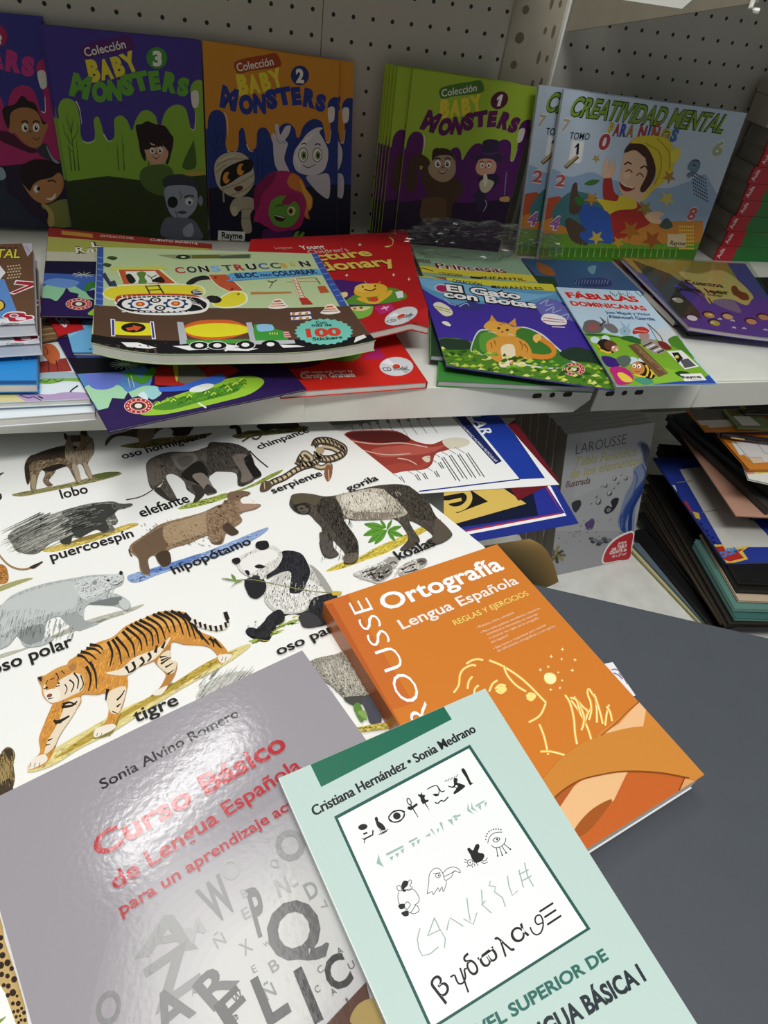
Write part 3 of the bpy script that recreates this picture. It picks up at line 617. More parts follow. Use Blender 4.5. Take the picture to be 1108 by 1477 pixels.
for P_, w_ in (('250,470 262,490 255,505', 6), ('275,460 290,475', 6), ('330,470 350,500 345,540', 9), ('360,480 372,520 355,550', 7), ('310,500 330,520 318,555', 8), ('290,520 300,540 290,565', 6), ('225,500 245,492', 5), ('195,540 212,538', 6), ('250,530 268,525', 6), ('215,585 240,580', 5), ('205,520 215,500', 5)): s.L(P_, w_, '231a12', taper=.5)
s.E(210, 535, 6, 4, '171310').E(262, 515, 6, 4, '171310')
st = ('385,440 405,490 395,550', '400,420 425,470 430,540', '345,390 375,400 400,430', '360,375 400,385 430,410', '385,360 425,365 450,385', '400,345 440,350 460,370', '480,330 500,380 490,440', '500,320 530,370 540,430', '515,310 560,360 575,400', '545,285 590,340 600,400', '560,270 620,320 630,370', '580,255 640,300 655,350', '600,245 670,290 680,350', '620,235 690,275 705,340', '650,222 710,260 735,320', '680,210 730,240 755,290', '700,203 760,235 780,290', '730,198 790,235 815,300', '760,195 820,235 845,310', '790,200 840,240 870,320', '820,205 860,250 900,325', '850,235 880,290 920,330', '880,285 900,310 930,345', '930,315 945,330 950,355', '950,320 970,345 985,360', '590,420 600,450 570,470', '625,400 640,420 620,440', '660,380 670,400 655,420', '560,440 575,470', '690,380 700,345', '720,360 735,330', '480,540 470,590')
for P_ in st: s.L(P_, 15, '20160e', taper=.7)
for P_, w_ in (('275,620 320,615 345,595', 14), ('280,610 310,600 340,610', 12), ('245,690 275,680 310,660', 18), ('240,680 265,690 280,680', 14), ('215,770 235,760', 8), ('205,790 225,785', 7), ('520,590 540,570 555,545', 9), ('520,620 538,605', 9), ('500,640 525,650', 6), ('710,400 740,395', 9), ('715,430 760,400', 9), ('735,445 770,425', 8), ('745,475 775,455', 7), ('715,415 750,400', 8)): s.L(P_, w_, '20160e', taper=.6)
s.L('850,235 900,262 950,272 995,268 1012,240 1000,205', 20, 'e8e0cf').many([[(x-3, y-12), (x+3, y+12)] for x, y in ((868, 245), (890, 257), (912, 265), (936, 271), (960, 274), (982, 270), (1003, 258), (1010, 238))], 12, '1c150f', .2).L('1012,235 1005,215 1000,200', 19, '1c150f')
for x in (436, 455, 474, 492, 140, 160, 180, 990, 1005): s.L([(x, (735 if x > 400 else 868) if x < 900 else 398), (x-6, (750 if x > 400 else 888) if x < 900 else 416)], 3, '7a6a58')
s.T('tigre', (603, 690), (795, 607), 54, K, .010)
s.S('880,590 890,540 960,490 1040,465 1110,470 1110,560 1000,600', 'c9c8c0'); hairs(s, (880, 480, 1100, 600), 90, 30, -34, 3, '8b8a80')
s.S('-40,830 0,825 10,810 30,793 55,800 68,830 60,870 66,940 40,1010 0,1040 -60,1040', '6e5a36').S('20,810 45,800 58,825 45,850', '3a2f20').S('-40,900 10,860 40,880 30,950 -40,960', '9a8350').S('0,960 50,930 55,980 20,1025 -30,1030', '463823'); hairs(s, (-20, 830, 60, 1000), 60, 4, 16, 3, '2e2516'); hairs(s, (-20, 830, 60, 960), 50, 4, 14, 3, 'b09a62')
# spotted cat at the lower left edge
s.cr(0, 1300, .11988)
s.P('-300,-100 0,100 60,480 200,900 300,1250 340,1500 200,1500 60,1100 0,1010 -300,700', 'c3a468')
for x, y, r in ((10, 440, 30), (0, 540, 38), (30, 650, 36), (90, 740, 38), (10, 770, 40), (140, 810, 28), (20, 880, 30), (90, 900, 28), (170, 940, 36), (45, 1010, 24), (100, 1020, 30), (155, 1100, 40), (95, 1130, 26), (205, 1140, 18), (155, 1230, 24), (220, 1230, 30), (165, 1330, 20), (215, 1320, 22), (260, 1290, 20), (290, 1340, 24), (195, 1390, 20), (240, 1380, 16), (255, 1430, 18), (300, 1430, 22), (225, 1460, 18)): s.E(x, y, r, r*1.15, '2a150a', 20, 10)
s.S('-60,1450 0,1420 75,1385 30,1440 -40,1500', '7f9a48')
posterobj(PS, 'large white poster of painted wild animals with their names, tiger in front')
zz = ZT+.0042
s = Sheet([onz((850, 962), zz), onz((884, 955), zz), onz((917, 1003), zz), onz((890, 1015), zz)], 'f0eef2'); s.cr(640, 920, .36101)
for p in ('670,128 690,126 710,140', '680,140 700,150 715,165', '700,140 720,160 735,185'): s.L(p, 5, '8a7a9a')
tag(build('paper_slip', s.slab(s.out, -.0003, 0, s.col)+s.art(), M_POSTER, origin=s.out[0]), 'white scribbled paper slip peeking out under the right side of the orange book', 'paper')
# ------------------------------------------------------------------ the three books in front
# orange spelling book
zo = -.4005
s = Sheet(para(zo, (468, 868), (717, 785), (1016, 1118)), 'd67f30')
s.cr(460, 780, .32491)
s.P('-40,280 130,240 420,720 300,760 200,560', 'cf7030').P('0,290 60,275 370,830 300,860', 'bd5f28')
s.T('Ortografía', (296, 312), (826, 124), 76, 'ffffff', .022).T('Lengua Española', (372, 394), (890, 188), 48, 'f6f1ea', .014)
s.T('REGLAS Y EJERCICIOS', (606, 376), (934, 240), 25, 'f3e27a', .006)
for i, (t, x0, y0, x1, y1) in enumerate((('• Práctica, clara, completa', 702, 392, 868, 322), ('• Para todo público: estudiantes, maestros,', 722, 412, 985, 302), ('estudiosos e interesados en recordar', 748, 420, 975, 328), ('o conocer las reglas de la ortografía', 757, 438, 978, 346), ('del español', 767, 456, 842, 424), ('• Ejercicios y respuestas para avanzar', 778, 484, 1012, 376), ('las dificultades ortográficas y corregirlas', 796, 494, 1050, 382))): s.T(t, (x0, y0), (x1, y1), 11, 'f4d9bd', 0)
# big word along the left edge, read from bottom to top
s.T('LAROUSSE', (650, 1030), (214, 252), 106, 'ffffff', -.012, up=(-.915, .40))
# line drawing in light yellow
def glow(p, sm=True, w=6, closed=False): s.L(p, w*2.0, 'f0a23c', sm, closed).L(p, w, 'fbe98a', sm, closed).L(p, w*.4, 'fffbd0', sm, closed)
s.cr(640, 920, .36101)
for p in ('40,220 60,190 65,150 80,125 110,110 130,112', '90,105 110,92 135,86 158,90', '95,205 100,175 115,155', '120,235 125,205 140,190', '182,90 240,115 320,170 410,260', '240,112 255,150 290,190 330,215', '408,262 385,310 340,338', '182,215 195,185 215,170', '205,205 225,188 248,192', '208,210 228,222 250,208', '330,235 345,222 366,232 350,250 332,240', '160,275 185,310 215,324 242,322', '185,285 175,305 190,330', '382,345 400,390 412,440 418,468', '386,455 430,455 486,470', '485,228 505,260 520,320 525,380 533,425', '510,250 545,300 575,360 590,408', '520,235 555,275 575,300 550,370', '530,250 560,310 555,360', '575,305 590,270 575,225 580,205 600,235', '600,225 610,270 612,340', '605,235 625,300 635,345', '660,268 650,310 645,352', '650,275 665,300 672,335', '580,330 590,290 585,250', '545,300 530,250 505,240'): glow(p)
for x, y, r in ((475, 46, 8), (430, 74, 8), (472, 85, 7), (525, 88, 8), (386, 128, 8), (418, 116, 7), (458, 138, 6), (514, 130, 9), (474, 170, 6), (465, 200, 7), (428, 207, 7)): s.P([(x-r, y), (x-r*.25, y-r*.25), (x, y-r), (x+r*.25, y-r*.25), (x+r, y), (x+r*.25, y+r*.25), (x, y+r), (x-r*.25, y+r*.25)], 'fdf3b0')
s.E(426, 163, 26, 24, 'f3b94c').S('402,150 420,140 445,150 448,172 430,185 408,175', 'fdf6b8').E(232, 205, 20, 12, 'fbe98a').E(348, 238, 16, 12, 'fbe98a')
# ribbons
s.S('610,400 660,350 720,300 780,262 850,280 920,380 900,420 700,420', 'd9893a').P('630,385 700,345 740,300 780,258 808,290 795,365 720,370', 'f2c18e')
s.S('560,900 500,815 560,730 640,660 720,560 760,530 860,535 970,560 960,640 1060,600 900,800 700,900', 'c9662c').P('410,720 520,820 600,720 660,660 680,650 735,535 600,530 440,660', 'f0bf8a').P('400,690 445,705 530,580 540,565 470,600', 'b5602c')
s.S('510,800 540,740 600,680 672,645 640,700 570,780', 'a85a26').P('940,612 965,556 1060,575 1040,640', 'e2a568').L('965,556 940,612', 5, '7a3d18', sm=False)
s.S('365,610 400,560 470,480 560,420 680,375 800,355 900,375 960,430 1060,530 1045,575 980,565 860,540 720,535 620,550 540,572 470,615 415,668', 'd38a3a').L('415,668 470,615 540,572 620,550 720,535 860,540 980,562', 6, '8a4c1c').L('628,392 680,350 730,300 780,258', 5, 'a4591f')
book(s, .0195, 'thick orange paperback with white title, lying right of the tiger under the pale green book', group=None, spine_col='b9642c', material=M_GLOSS, page='f6f5f3', back='f1efec')
# grey-mauve course book
zc = -.4105
q = flatq(zc, (-41, 1168), (436, 938)); e = (q[1]-q[0]); ed = Vector((e.y, -e.x, 0)).normalized()
dn = (onz((47, 1477), zc)-onz((0, 1310), zc)).normalized(); dn = (dn+ed).normalized()
s = Sheet([q[0], q[1], q[1]+dn*e.length*1.38, q[0]+dn*e.length*1.38], 'a19ca2', curl=lambda u, v: .002*math.sin(math.pi*min(max(u, 0), 1))*(1-.4*v))
s.cr(100, 1160, .41516)
# paler cover centre with the scattered letters
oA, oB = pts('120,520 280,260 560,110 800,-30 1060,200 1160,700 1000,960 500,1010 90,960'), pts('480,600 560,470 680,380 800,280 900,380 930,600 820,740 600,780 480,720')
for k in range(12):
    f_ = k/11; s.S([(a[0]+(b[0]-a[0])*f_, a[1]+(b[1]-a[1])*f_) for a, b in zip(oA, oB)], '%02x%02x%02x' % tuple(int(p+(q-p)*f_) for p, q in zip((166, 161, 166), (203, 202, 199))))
s.cr(120, 980, .30686)
s.T('Sonia Alvino Romero', (90, 518), (736, 172), 46, '1b1a1e', .014)
for dx, c in ((4, '948d93'), (0, 'b8323a')):
    s.T('Curso Básico', (70+dx, 845+dx), (962+dx, 322+dx), 100, c, .026).T('de Lengua Española', (150+dx, 992+dx), (1030+dx, 420+dx), 74, c, .018).T('para un aprendizaje activo', (180+dx, 1112+dx), (1082+dx, 545+dx), 55, c, .016)
s.cr(100, 1160, .41516)
for t, x0, y0, x1, y1, h, c, b in (('A', 228, 532, 448, 498, 128, '9f9e9d', .03), ('Z', 296, 728, 470, 604, 150, '979695', .03), ('W', 505, 418, 590, 350, 130, '8f8e8d', .03), ('O', 545, 275, 605, 240, 70, 'aeadac', .02), ('P', 655, 460, 700, 440, 165, '7d7c7b', .03), ('Q', 730, 575, 900, 470, 190, '6b6a69', .03), ('N', 730, 325, 772, 305, 60, 'b2b1af', .02), ('D', 835, 335, 872, 312, 56, '9c9b9a', .02), ('O', 745, 215, 835, 160, 100, '9b9a99', .03), ('E', 610, 405, 634, 390, 38, 'a3a2a1', .01), ('B', 606, 330, 624, 318, 30, 'a9a8a7', .01), ('M', 425, 485, 478, 440, 55, 'b0afae', .02), ('Ñ', 515, 505, 548, 480, 40, 'a6a5a4', .01), ('X', 610, 530, 640, 505, 46, '9f9e9d', .01), ('w', 678, 500, 700, 485, 24, 'a09f9e', .01), ('B', 706, 590, 734, 570, 40, '949392', .01), ('E', 640, 590, 655, 580, 26, '8d8c8b', .01), ('Ñ', 688, 685, 722, 660, 46, '8a8988', .01), ('L', 690, 770, 770, 715, 165, '4f4e4d', .03), ('I', 850, 760, 880, 740, 190, '4a4948', .03), ('C', 915, 660, 990, 610, 110, '4a4948', .03), ('R', 500, 720, 590, 610, 110, '737271', .03), ('F', 560, 800, 640, 720, 110, '5b5a59', .03), ('A', 320, 820, 440, 720, 130, '7a7978', .03), ('O', 95, 780, 185, 745, 110, '919090', .03), ('W', 575, 700, 608, 675, 34, '5f5e5d', .02), ('C', 868, 592, 886, 580, 24, '8a8988', .01), ('C', 858, 660, 874, 650, 24, '7e7d7c', .01), ('A', 935, 525, 952, 515, 22, '6f6e6d', .01), ('U', 975, 578, 995, 565, 24, '6f6e6d', .01), ('J', 960, 705, 975, 695, 24, '6b6a69', .01), ('Q', 708, 228, 732, 212, 30, 'a5a4a2', .01), ('w', 778, 294, 800, 282, 18, 'a5a4a2', .01), ('A', 428, 668, 444, 658, 20, '8d8c8b', .01), ('A', 915, 668, 930, 656, 22, '6f6e6d', .01), ('e', 560, 765, 590, 745, 30, '5b5a59', .01), ('V', 892, 372, 906, 340, 22, 'a09f9e', .01)):
    if h: s.T(t, (x0, y0), (x1, y1), h, c, b)
s.P('870,790 1030,620 1100,900 800,950', '5d4238').S('980,764 1000,700 1060,680 1100,760', 'a8915a')
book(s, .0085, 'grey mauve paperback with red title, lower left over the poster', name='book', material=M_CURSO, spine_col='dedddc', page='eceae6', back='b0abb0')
# pale green book on both
def onp(px, o, n): return hit(px, o, n)
zt = -.4005
o_ = onz((403, 1122), zt); ex_ = (onz((700, 993), zt)-o_); ex_.z = .0125; ey_ = Vector((ex_.y, -ex_.x, 0)); n_ = ex_.cross(ey_).normalized()
if n_.z < 0: n_ = -n_
tl, tr = o_, hit((700, 993), o_, n_); rr = hit((997, 1463), o_, n_); ll = hit((560, 1477), o_, n_)
wd = (tr-tl); dn = ((rr-tr).normalized()+(ll-tl).normalized()).normalized(); ln = wd.length*1.42
s = Sheet([tl, tr, tr+(rr-tr).normalized()*ln, tl+(ll-tl).normalized()*ln], 'c0d6cf')
s.cr(400, 1000, .28881)
s.L('70,425 130,540 560,1500', 3, 'bcd4cd', sm=False)
s.P('165,355 220,468 872,130 815,40 760,-20 100,330', '14694f')
s.dbl = .06; s.T('Cristiana Hernández • Sonia Medrano', (184, 615), (994, 192), 50, '16181c', .010); s.dbl = 0
fr = [(282, 618), (960, 256), (1551, 1310), (870, 1790)]
fr = [(480, 1178), (678, 1074.5), (852, 1340), (626, 1485)]
s.cr()
s.P([(482, 1178), (678, 1074), (852, 1340), (621, 1487)], '23574f').P([(487.5, 1180.5), (676.5, 1079.5), (846, 1339), (623, 1480.5)], 'f2f6f3')
s.cr(480, 1080, .25271)
B = '17181a'
# first row: black signs
s.E(172, 447, 27, 17, B, -12).P('172,484 196,474 200,484 178,492', B).L('180,520 188,512 228,492 230,465', 9, B, sm=False).L('170,510 182,522 180,540', 5, B, sm=False).L('188,512 178,518', 7, B)
s.S('240,398 250,388 258,398 262,415 285,430 302,455 295,465 275,462 255,445 246,420', B).L('278,462 288,485 310,470', 4, B, sm=False).L('268,462 276,490 316,460', 4, B, sm=False).L('262,492 316,460', 4, B)
s.R(365, 386, 47, 30, 7, B, -22).E(366, 384, 22, 20, B).L('318,392 345,360 385,352 412,362', 8, B).L('322,400 350,420 390,410 410,370', 6, B)
s.R(436, 302, 10, 20, 6, B, -25).L('444,320 488,392', 8, B, taper=.5).P('426,345 428,330 450,330 480,310 486,322 455,345 448,352', B)
s.S('490,258 500,262 508,248 512,262 528,266 524,280 532,300 520,312 505,302 500,280 488,268', B).L('520,300 552,352', 9, B, taper=.8).P('505,300 545,290 548,300 515,318', B)
s.L('540,232 560,220 590,210 605,225 620,245 640,240', 6, B).S('570,262 590,256 608,264 590,272', B).L('600,215 608,245 600,262', 5, B).L('584,306 600,312 620,295 635,300 660,275', 7, B)
s.L('640,188 650,178 656,186 666,170 674,180 682,164 692,172 698,154 706,162 714,146', 4, B, sm=False).S('690,175 704,166 714,178 710,192 730,200 756,216 700,258 690,250 704,225 660,218 690,212', B).E(706, 215, 7, 7, 'f2f6f3').L('660,215 690,222', 6, B)
s.S('734,118 745,112 756,122 775,160 790,192 802,196 786,208 778,200 760,165 740,135', B)
# second row: wedge signs
G = '9dbab3'
for p in ('262,600 270,635 292,676 250,655', '302,600 398,552 408,560 310,612', '322,620 346,612 340,640', '355,602 380,592 372,620', '386,580 408,568 402,600', '432,528 482,504 486,512 438,540', '448,542 468,534 464,566', '478,526 500,514 490,548', '526,502 556,480 556,500', '556,462 566,456 590,500', '592,460 606,454 604,480', '608,424 624,418 634,475', '655,408 680,400 690,440', '672,398 700,376 704,384', '690,386 732,372 728,384 694,398', '690,400 716,396 706,412', '770,310 780,345 806,375 768,355', '792,302 800,335 826,360 790,345', '812,325 868,292 862,306 820,332', '828,330 846,320 846,352', '864,310 880,302 874,334'): s.P(p, G)
# third row: line creatures
s.cr(540, 1230, .28881)
s.L('118,188 112,170 130,165 135,190 118,188', 3, B).S('140,150 150,140 170,145 165,165 150,180 160,190 145,195 135,170', B).L('165,150 180,135 186,150 178,165 190,175 175,188 160,186', 3, B).L('120,195 118,225 125,255 150,262', 3, B).L('135,190 190,182 220,215 222,245 200,262', 3, B).S('120,262 148,255 152,275 130,282', B).S('135,300 165,290 172,312 150,318', B).L('150,262 165,245 180,262 165,285 180,300 195,280 210,262 224,288 200,305 180,300', 3, B).L('130,275 160,280 150,300', 3, B)
s.L('264,205 272,150 275,110 295,82 320,78 340,100 350,130 360,150 345,195 338,170 325,195 318,175 295,210 290,195 264,205', 3, B).L('340,105 365,80 400,72 425,85 428,100 400,92 385,120 360,138', 3, B).L('345,120 380,105 405,88', 3, B).R(318, 114, 12, 11, 3, B).E(321, 114, 4, 4, B).L('295,105 330,100', 3, B)
s.cr(480, 1080, .25271)
s.S('768,575 780,565 800,580 815,550 832,544 838,560 830,590 858,598 866,615 850,640 815,652 795,630 785,605', B).R(785, 650, 15, 17, 4, B).E(785, 650, 4, 5, B)
for p in ('770,640 752,630', '775,665 765,676', '795,668 800,680', '808,655 812,672', '820,652 830,668', '850,640 870,640 884,622', '845,648 866,655 886,645', '765,650 750,645'): s.L(p, 4, B)
s.L('885,540 895,505 925,480 968,476', 4, B).L('905,552 930,566 965,555 985,530 988,510', 4, B).S('912,522 935,505 955,512 950,525 930,535', B).S('917,522 936,509 950,514 946,523 930,531', 'f2f6f3').E(938, 517, 6, 6, B)
for a_, b_2 in (((935, 568), (942, 612)), ((952, 562), (968, 608)), ((965, 555), (990, 595)), ((978, 545), (1014, 574))): s.L([a_, b_2], 4, B).E(b_2[0], b_2[1], 5, 5, B)
for x, y in ((874, 518), (876, 500), (882, 486), (892, 474), (904, 466), (918, 461), (932, 459), (946, 459), (960, 462)): s.E(x, y, 4, 4, B)
# fourth row: grey strokes
s.cr(540, 1230, .28881)
for p in ('228,378 215,430 222,480 240,515 280,505 320,470', '300,325 275,395 265,415 330,385 355,430 350,475', '300,325 330,390', '362,388 370,350 378,325 445,368', '462,225 470,290 480,340', '445,330 495,358 512,300', '535,185 540,260 585,302', '535,262 555,240', '580,142 572,165 605,170 600,195 640,225 655,270', '665,115 672,165 690,215 715,190', '750,50 765,115 795,168', '722,85 735,135 745,175', '722,110 770,85', '740,140 785,115'): s.L(p, 6, 'a3b5ae', sm=False)
# fifth row: greek letters
for c, x0, y0, x1, y1, h in (('β', 336, 735, 384, 680, 100), ('δ', 488, 622, 530, 588, 105), ('ϖ', 548, 582, 625, 520, 80), ('λ', 652, 522, 702, 482, 100), ('α', 706, 460, 776, 410, 90), ('Ξ', 866, 364, 936, 318, 80)): s.T(c, (x0, y0), (x1, y1), h, B, .004)
s.L('778,372 790,398 810,410 832,398 843,365 839,330 826,312 808,318 803,340 815,358 840,350', 7.5, B)
s.L('380,622 400,612 412,640 425,655 445,648 455,620 450,585 462,578', 9, B).L('428,575 470,698', 9, B)
s.cr(660, 1340, .30686)
s.T('NIVEL SUPERIOR DE', (20, 560), (712, 140), 62, '2b6a5f', .03).T('LENGUA BÁSICA I', (290, 600), (888, 238), 92, '1f2a30', .035)
book(s, .0085, 'pale green paperback with framed signs and dark green band, lying across the other two books', material=M_PRINT, spine_col='dfe9e5', page='efeeea')
# ------------------------------------------------------------------ picture books standing against the pegboard
def stand(TL, TR, Lb, Rb, yb, lean):
    o = Vector((0, yb, Z(ZS))); n = Vector((0, -1, lean)).normalized()
    a, b, c, d = (hit(p, o, n) for p in (TL, TR, Rb, Lb)); z = Z(ZS+.0008)
    c = b.lerp(c, (z-b.z)/(c.z-b.z)); d = a.lerp(d, (z-a.z)/(d.z-a.z)); return [a, b, c, d]
def A2(s): return s.cr(280, 30, .25271)
BMQ = stand((292, 58), (489, 88), (303, 348), (486, 350), .925, .19)
BMS = Sheet(BMQ, 'd8922e')
DR = '48,640 75,620 80,560 98,522 125,508 160,520 180,560 185,640 180,700 190,738 215,745 245,735 255,700 255,640 265,615 280,612 290,640 300,700 315,735 335,738 355,715 360,640 375,615 405,610 430,640 448,690 470,640 500,595 540,585 575,615 585,662 602,662 620,610 650,575 690,560 730,580 745,640 752,684 770,690 778,600 762,500 772,455 800,435 826,445 850,500 860,1300 40,1300'
def monsters(s, drip, low, title, blob, disc, num, dark):
    s.src = None if s is BMS else BMS; A2(s)
    s.S(DR, drip).P('40,960 300,930 500,960 860,930 860,1300 40,1300', low)
    for p in ('188,740 215,752 250,738', '300,705 318,742 338,744', '175,525 190,570 192,650', '755,690 772,694 782,620'): s.L(p, 6, 'e9e4d8', taper=.6)
    s.S('230,240 300,212 400,195 465,185 495,230 490,262 420,275 330,285 250,300', blob).T('Colección', (248, 290), (456, 252), 46, 'f2efe8', .015)
    O = '2a2330'
    W_ = [('M', 145, 480, 240, 510, 104), ('O', 256, 520, 338, 530, 92), ('N', 338, 517, 412, 522, 92), ('S', 416, 496, 480, 490, 92), ('T', 478, 480, 562, 464, 84), ('E', 560, 474, 615, 470, 84), ('R', 620, 478, 690, 494, 88), ('S', 690, 503, 748, 514, 80)]
    s.W([('B', 256, 420, 316, 414, 104), ('A', 316, 412, 382, 404, 94), ('B', 390, 398, 444, 386, 92), ('Y', 446, 384, 516, 360, 92)], 'f0dc3c', .065)
    s.W(W_, title, .08)
    s.E(604, 312, 52, 57, disc)
    if num == '1': s.P('588,296 604,276 620,276 616,350 596,349 600,304 588,312', 'f4f2ec')
    else: s.T(num, (582, 350), (628, 352), 72, 'f4f2ec', .05)
    s.S('765,500 800,495 800,560 785,580 768,572', 'e7e2d6')
    for x, h_ in ((110, 200), (130, 260), (150, 180), (360, 150), (390, 190), (520, 120)): s.L([(x, 900), (x+4, 900-h_)], 7, dark, taper=.7)
    for p in ('130,760 100,700 96,650', '130,740 165,690 168,640', '130,800 95,760', '132,700 120,640 118,590', '134,690 150,620', '390,800 405,760'): s.L(p, 5, dark, taper=.6)
    s.src = None; return s.level()
def face(s, cx, cy, r, skin, look=0, sm=1, eye='fbfbf5', iris='2a1a12', brow='241a14'):
    for sx in (-1, 1):
        s.E(cx+sx*r*.38+look, cy-r*.08, r*.22, r*.28, eye).E(cx+sx*r*.36+look*1.4, cy-r*.06, r*.12, r*.17, iris).E(cx+sx*r*.36+look*1.4+r*.03, cy-r*.12, r*.04, r*.05, 'ffffff')
        s.L([(cx+sx*r*.62+look, cy-r*.42), (cx+sx*r*.38+look, cy-r*.54), (cx+sx*r*.16+look, cy-r*.42)], r*.10, brow)
    s.S([(cx-r*.07+look, cy+r*.2), (cx+look, cy+r*.1), (cx+r*.07+look, cy+r*.2), (cx+look, cy+r*.26)], brow)
    if sm: s.S([(cx-r*.36+look, cy+r*.42), (cx+look, cy+r*.52), (cx+r*.36+look, cy+r*.38), (cx+r*.12+look, cy+r*.68), (cx-r*.14+look, cy+r*.68)], '7a2a24').S([(cx-r*.30+look, cy+r*.45), (cx+look, cy+r*.53), (cx+r*.30+look, cy+r*.42), (cx+look, cy+r*.6)], 'f7f4ee')
G_BM = 'kids story books propped on the pegboard'
TH = .003
# number two, orange
s = monsters(BMS, '263a86', '10142c', '2c3c94', 'a8481a', '2b3878', '2', '1a2860'); A2(s)
s.S('450,700 440,660 455,640 470,655 460,600 480,592 492,650 520,605 552,600 540,650 520,680 535,700 525,740 515,790 540,850 560,900 500,880 465,830 455,780', 'd4d2d8').L('470,660 480,690 500,700', 5, '9a98a4').L('500,690 528,700', 5, '9a98a4')
s.S('565,800 575,740 610,690 650,640 700,610 735,612 715,635 740,680 765,740 760,810 735,860 680,882 620,875 580,850', 'dddbe0').S('575,790 600,710 650,660 690,640 640,700 605,780 610,850', 'efeef2').S('640,890 700,880 770,880 770,1010 720,990 670,940', 'cfcdd4')
for cx in (622, 703): s.E(cx, 765, 29, 42, '3c5a3a').E(cx, 765, 25, 37, 'f4f4e8').E(cx+4, 768, 15, 24, '7d9a5a').E(cx+4, 768, 7, 12, '1c2416')
s.L('612,705 630,698 640,706', 7, '3a3a44').L('690,708 708,702 722,712', 7, '3a3a44').L('622,822 650,838 692,820', 5, '55545e')
s.S('115,850 125,800 160,765 215,748 270,755 310,785 335,830 345,900 330,950 280,1000 220,1005 165,975 130,930', 'c9bfa6').S('150,900 170,850 240,810 325,790 330,850 260,890 200,930 155,945', '12100e').L('125,830 200,790 310,790', 6, '9a8f74').L('120,870 180,820', 6, '9a8f74').L('160,960 250,930 340,880', 6, '9a8f74').L('200,1000 300,960 340,920', 6, '9a8f74').L('140,800 230,765', 6, 'e3dac2')
s.E(186, 895, 21, 34, 'e79a3a', 10).E(266, 848, 21, 34, 'e79a3a', 10).E(202, 888, 11, 18, '1c120a', 10).E(280, 840, 11, 18, '1c120a', 10).S('228,955 265,940 280,955 250,975', '5a2a1c')
s.S('205,1060 240,1010 330,1010 345,1060 320,1110 330,1200 290,1210 270,1160 270,1080 240,1110 215,1105', 'b9ae93').S('210,1070 240,1060 250,1100 225,1115', 'cfc5ab').L('265,1080 330,1070', 5, '8d826a').L('270,1130 325,1120', 5, '8d826a').L('165,960 170,1035', 9, 'a99e84')
s.S('345,960 380,920 430,875 500,855 570,870 620,910 640,960 670,1000 675,1060 655,1090 660,1135 630,1120 610,1170 560,1200 480,1210 420,1180 370,1150 340,1140 360,1060 370,1000', 'b8276a').S('560,870 610,900 640,960 675,1010 670,1070 650,1090 655,1130 630,1110 640,1030 610,980 560,960 530,920', 'e0873a').S('600,905 645,975 672,1020 660,1080 640,1030', 'f0b848').S('345,960 400,900 470,865 440,930 390,990 370,1060 345,1090', '8a1a52')
s.S('425,1090 440,1030 490,1000 560,1010 600,1060 600,1110 570,1160 520,1180 460,1165 435,1130', '6fa83e').S('500,1040 545,985 590,1000 610,1060 575,1030 540,1050', 'a8245e').E(555, 1085, 23, 26, 'f2e9c4').E(552, 1086, 15, 19, 'b58a2a').E(551, 1086, 8, 11, '1a120a').S('455,1108 480,1110 520,1122 505,1145 470,1138', '4a1a1a').L('460,1110 515,1124', 5, 'f2efe6').L('465,1060 490,1050 510,1058', 7, '3a5a20').S('560,1260 575,1210 600,1200 590,1230 620,1205 630,1215 600,1250', '6fa83e').S('400,1190 480,1205 560,1195 540,1265 400,1265', '5a2464')
s.P('138,1196 292,1204 288,1264 134,1256', 'f6f5f0').T('Rayme', (158, 1240), (276, 1244), 34, '1a1a1a', .03).T('ediciones', (205, 1256), (270, 1258), 10, '333333')
b2 = book(s, TH, 'orange monster book with a mummy, a ghost and a pink haired green face', group=None, back='b9661c')
o2 = dup(b2, (.020, .0050, -.0005), 'second orange monster book peeking out right behind the front one'); o2.location += Vector((0, .0005, 0))
# number three, violet
s = Sheet(stand((60, 36), (289.5, 58), (108, 330), (301, 347), .925, .19), '4a3a94')
monsters(s, '8fb93c', '33401c', '6bad3c', '5e2a6e', '4c9a40', '3', '4a6a22'); s.cr(0, 0, .27978)
s.S('700,650 730,640 760,625 800,640 850,650 880,690 895,720 880,800 860,850 840,780 760,760 750,830 725,790 715,730', '2a1a18').S('745,770 760,730 800,745 850,730 868,780 855,830 810,850 770,835', 'd9a88a').S('745,770 760,720 790,755 820,720 860,740 868,780 840,750 800,760', '2a1a18'); face(s, 806, 780, 55, '', 0, 1)
s.S('735,870 790,850 850,850 890,880 900,950 850,1010 760,980 720,920', '56702e')
s.S('838,930 870,905 940,898 1000,920 1025,960 1010,990 930,970 860,980', '3a3c48').S('848,975 900,955 1000,965 1020,1030 1000,1090 940,1135 890,1115 860,1060', '9ea3b2').E(890, 1042, 27, 30, '1c1c24').E(975, 1040, 20, 18, 'e8e8ec').E(978, 1044, 9, 9, '33353f').L('950,1018 975,1008 1000,1014', 9, '33353f').S('915,1095 940,1085 965,1095 940,1104', '4a4d5a').S('848,1130 900,1120 990,1130 1030,1180 1035,1235 840,1220', '6c7080').S('945,1180 985,1150 1000,1190 985,1220 950,1215', 'a7acb9').L('925,985 935,1010 928,1030', 4, '55586a').E(1035, 1035, 12, 26, '8a8f9e').L('905,1085 915,1125', 4, '4a4d5a')
s.S('940,860 990,740 1000,730 1010,860', '4a6a26').S('960,890 1040,880 1040,900 960,905', 'c2a24a')
b3 = book(s, TH, 'violet monster book with green slime and a pale boy, beside the orange one')
dup(b3, (-.004, .0042, 0), 'second violet monster book, a sliver of it behind the front violet one')
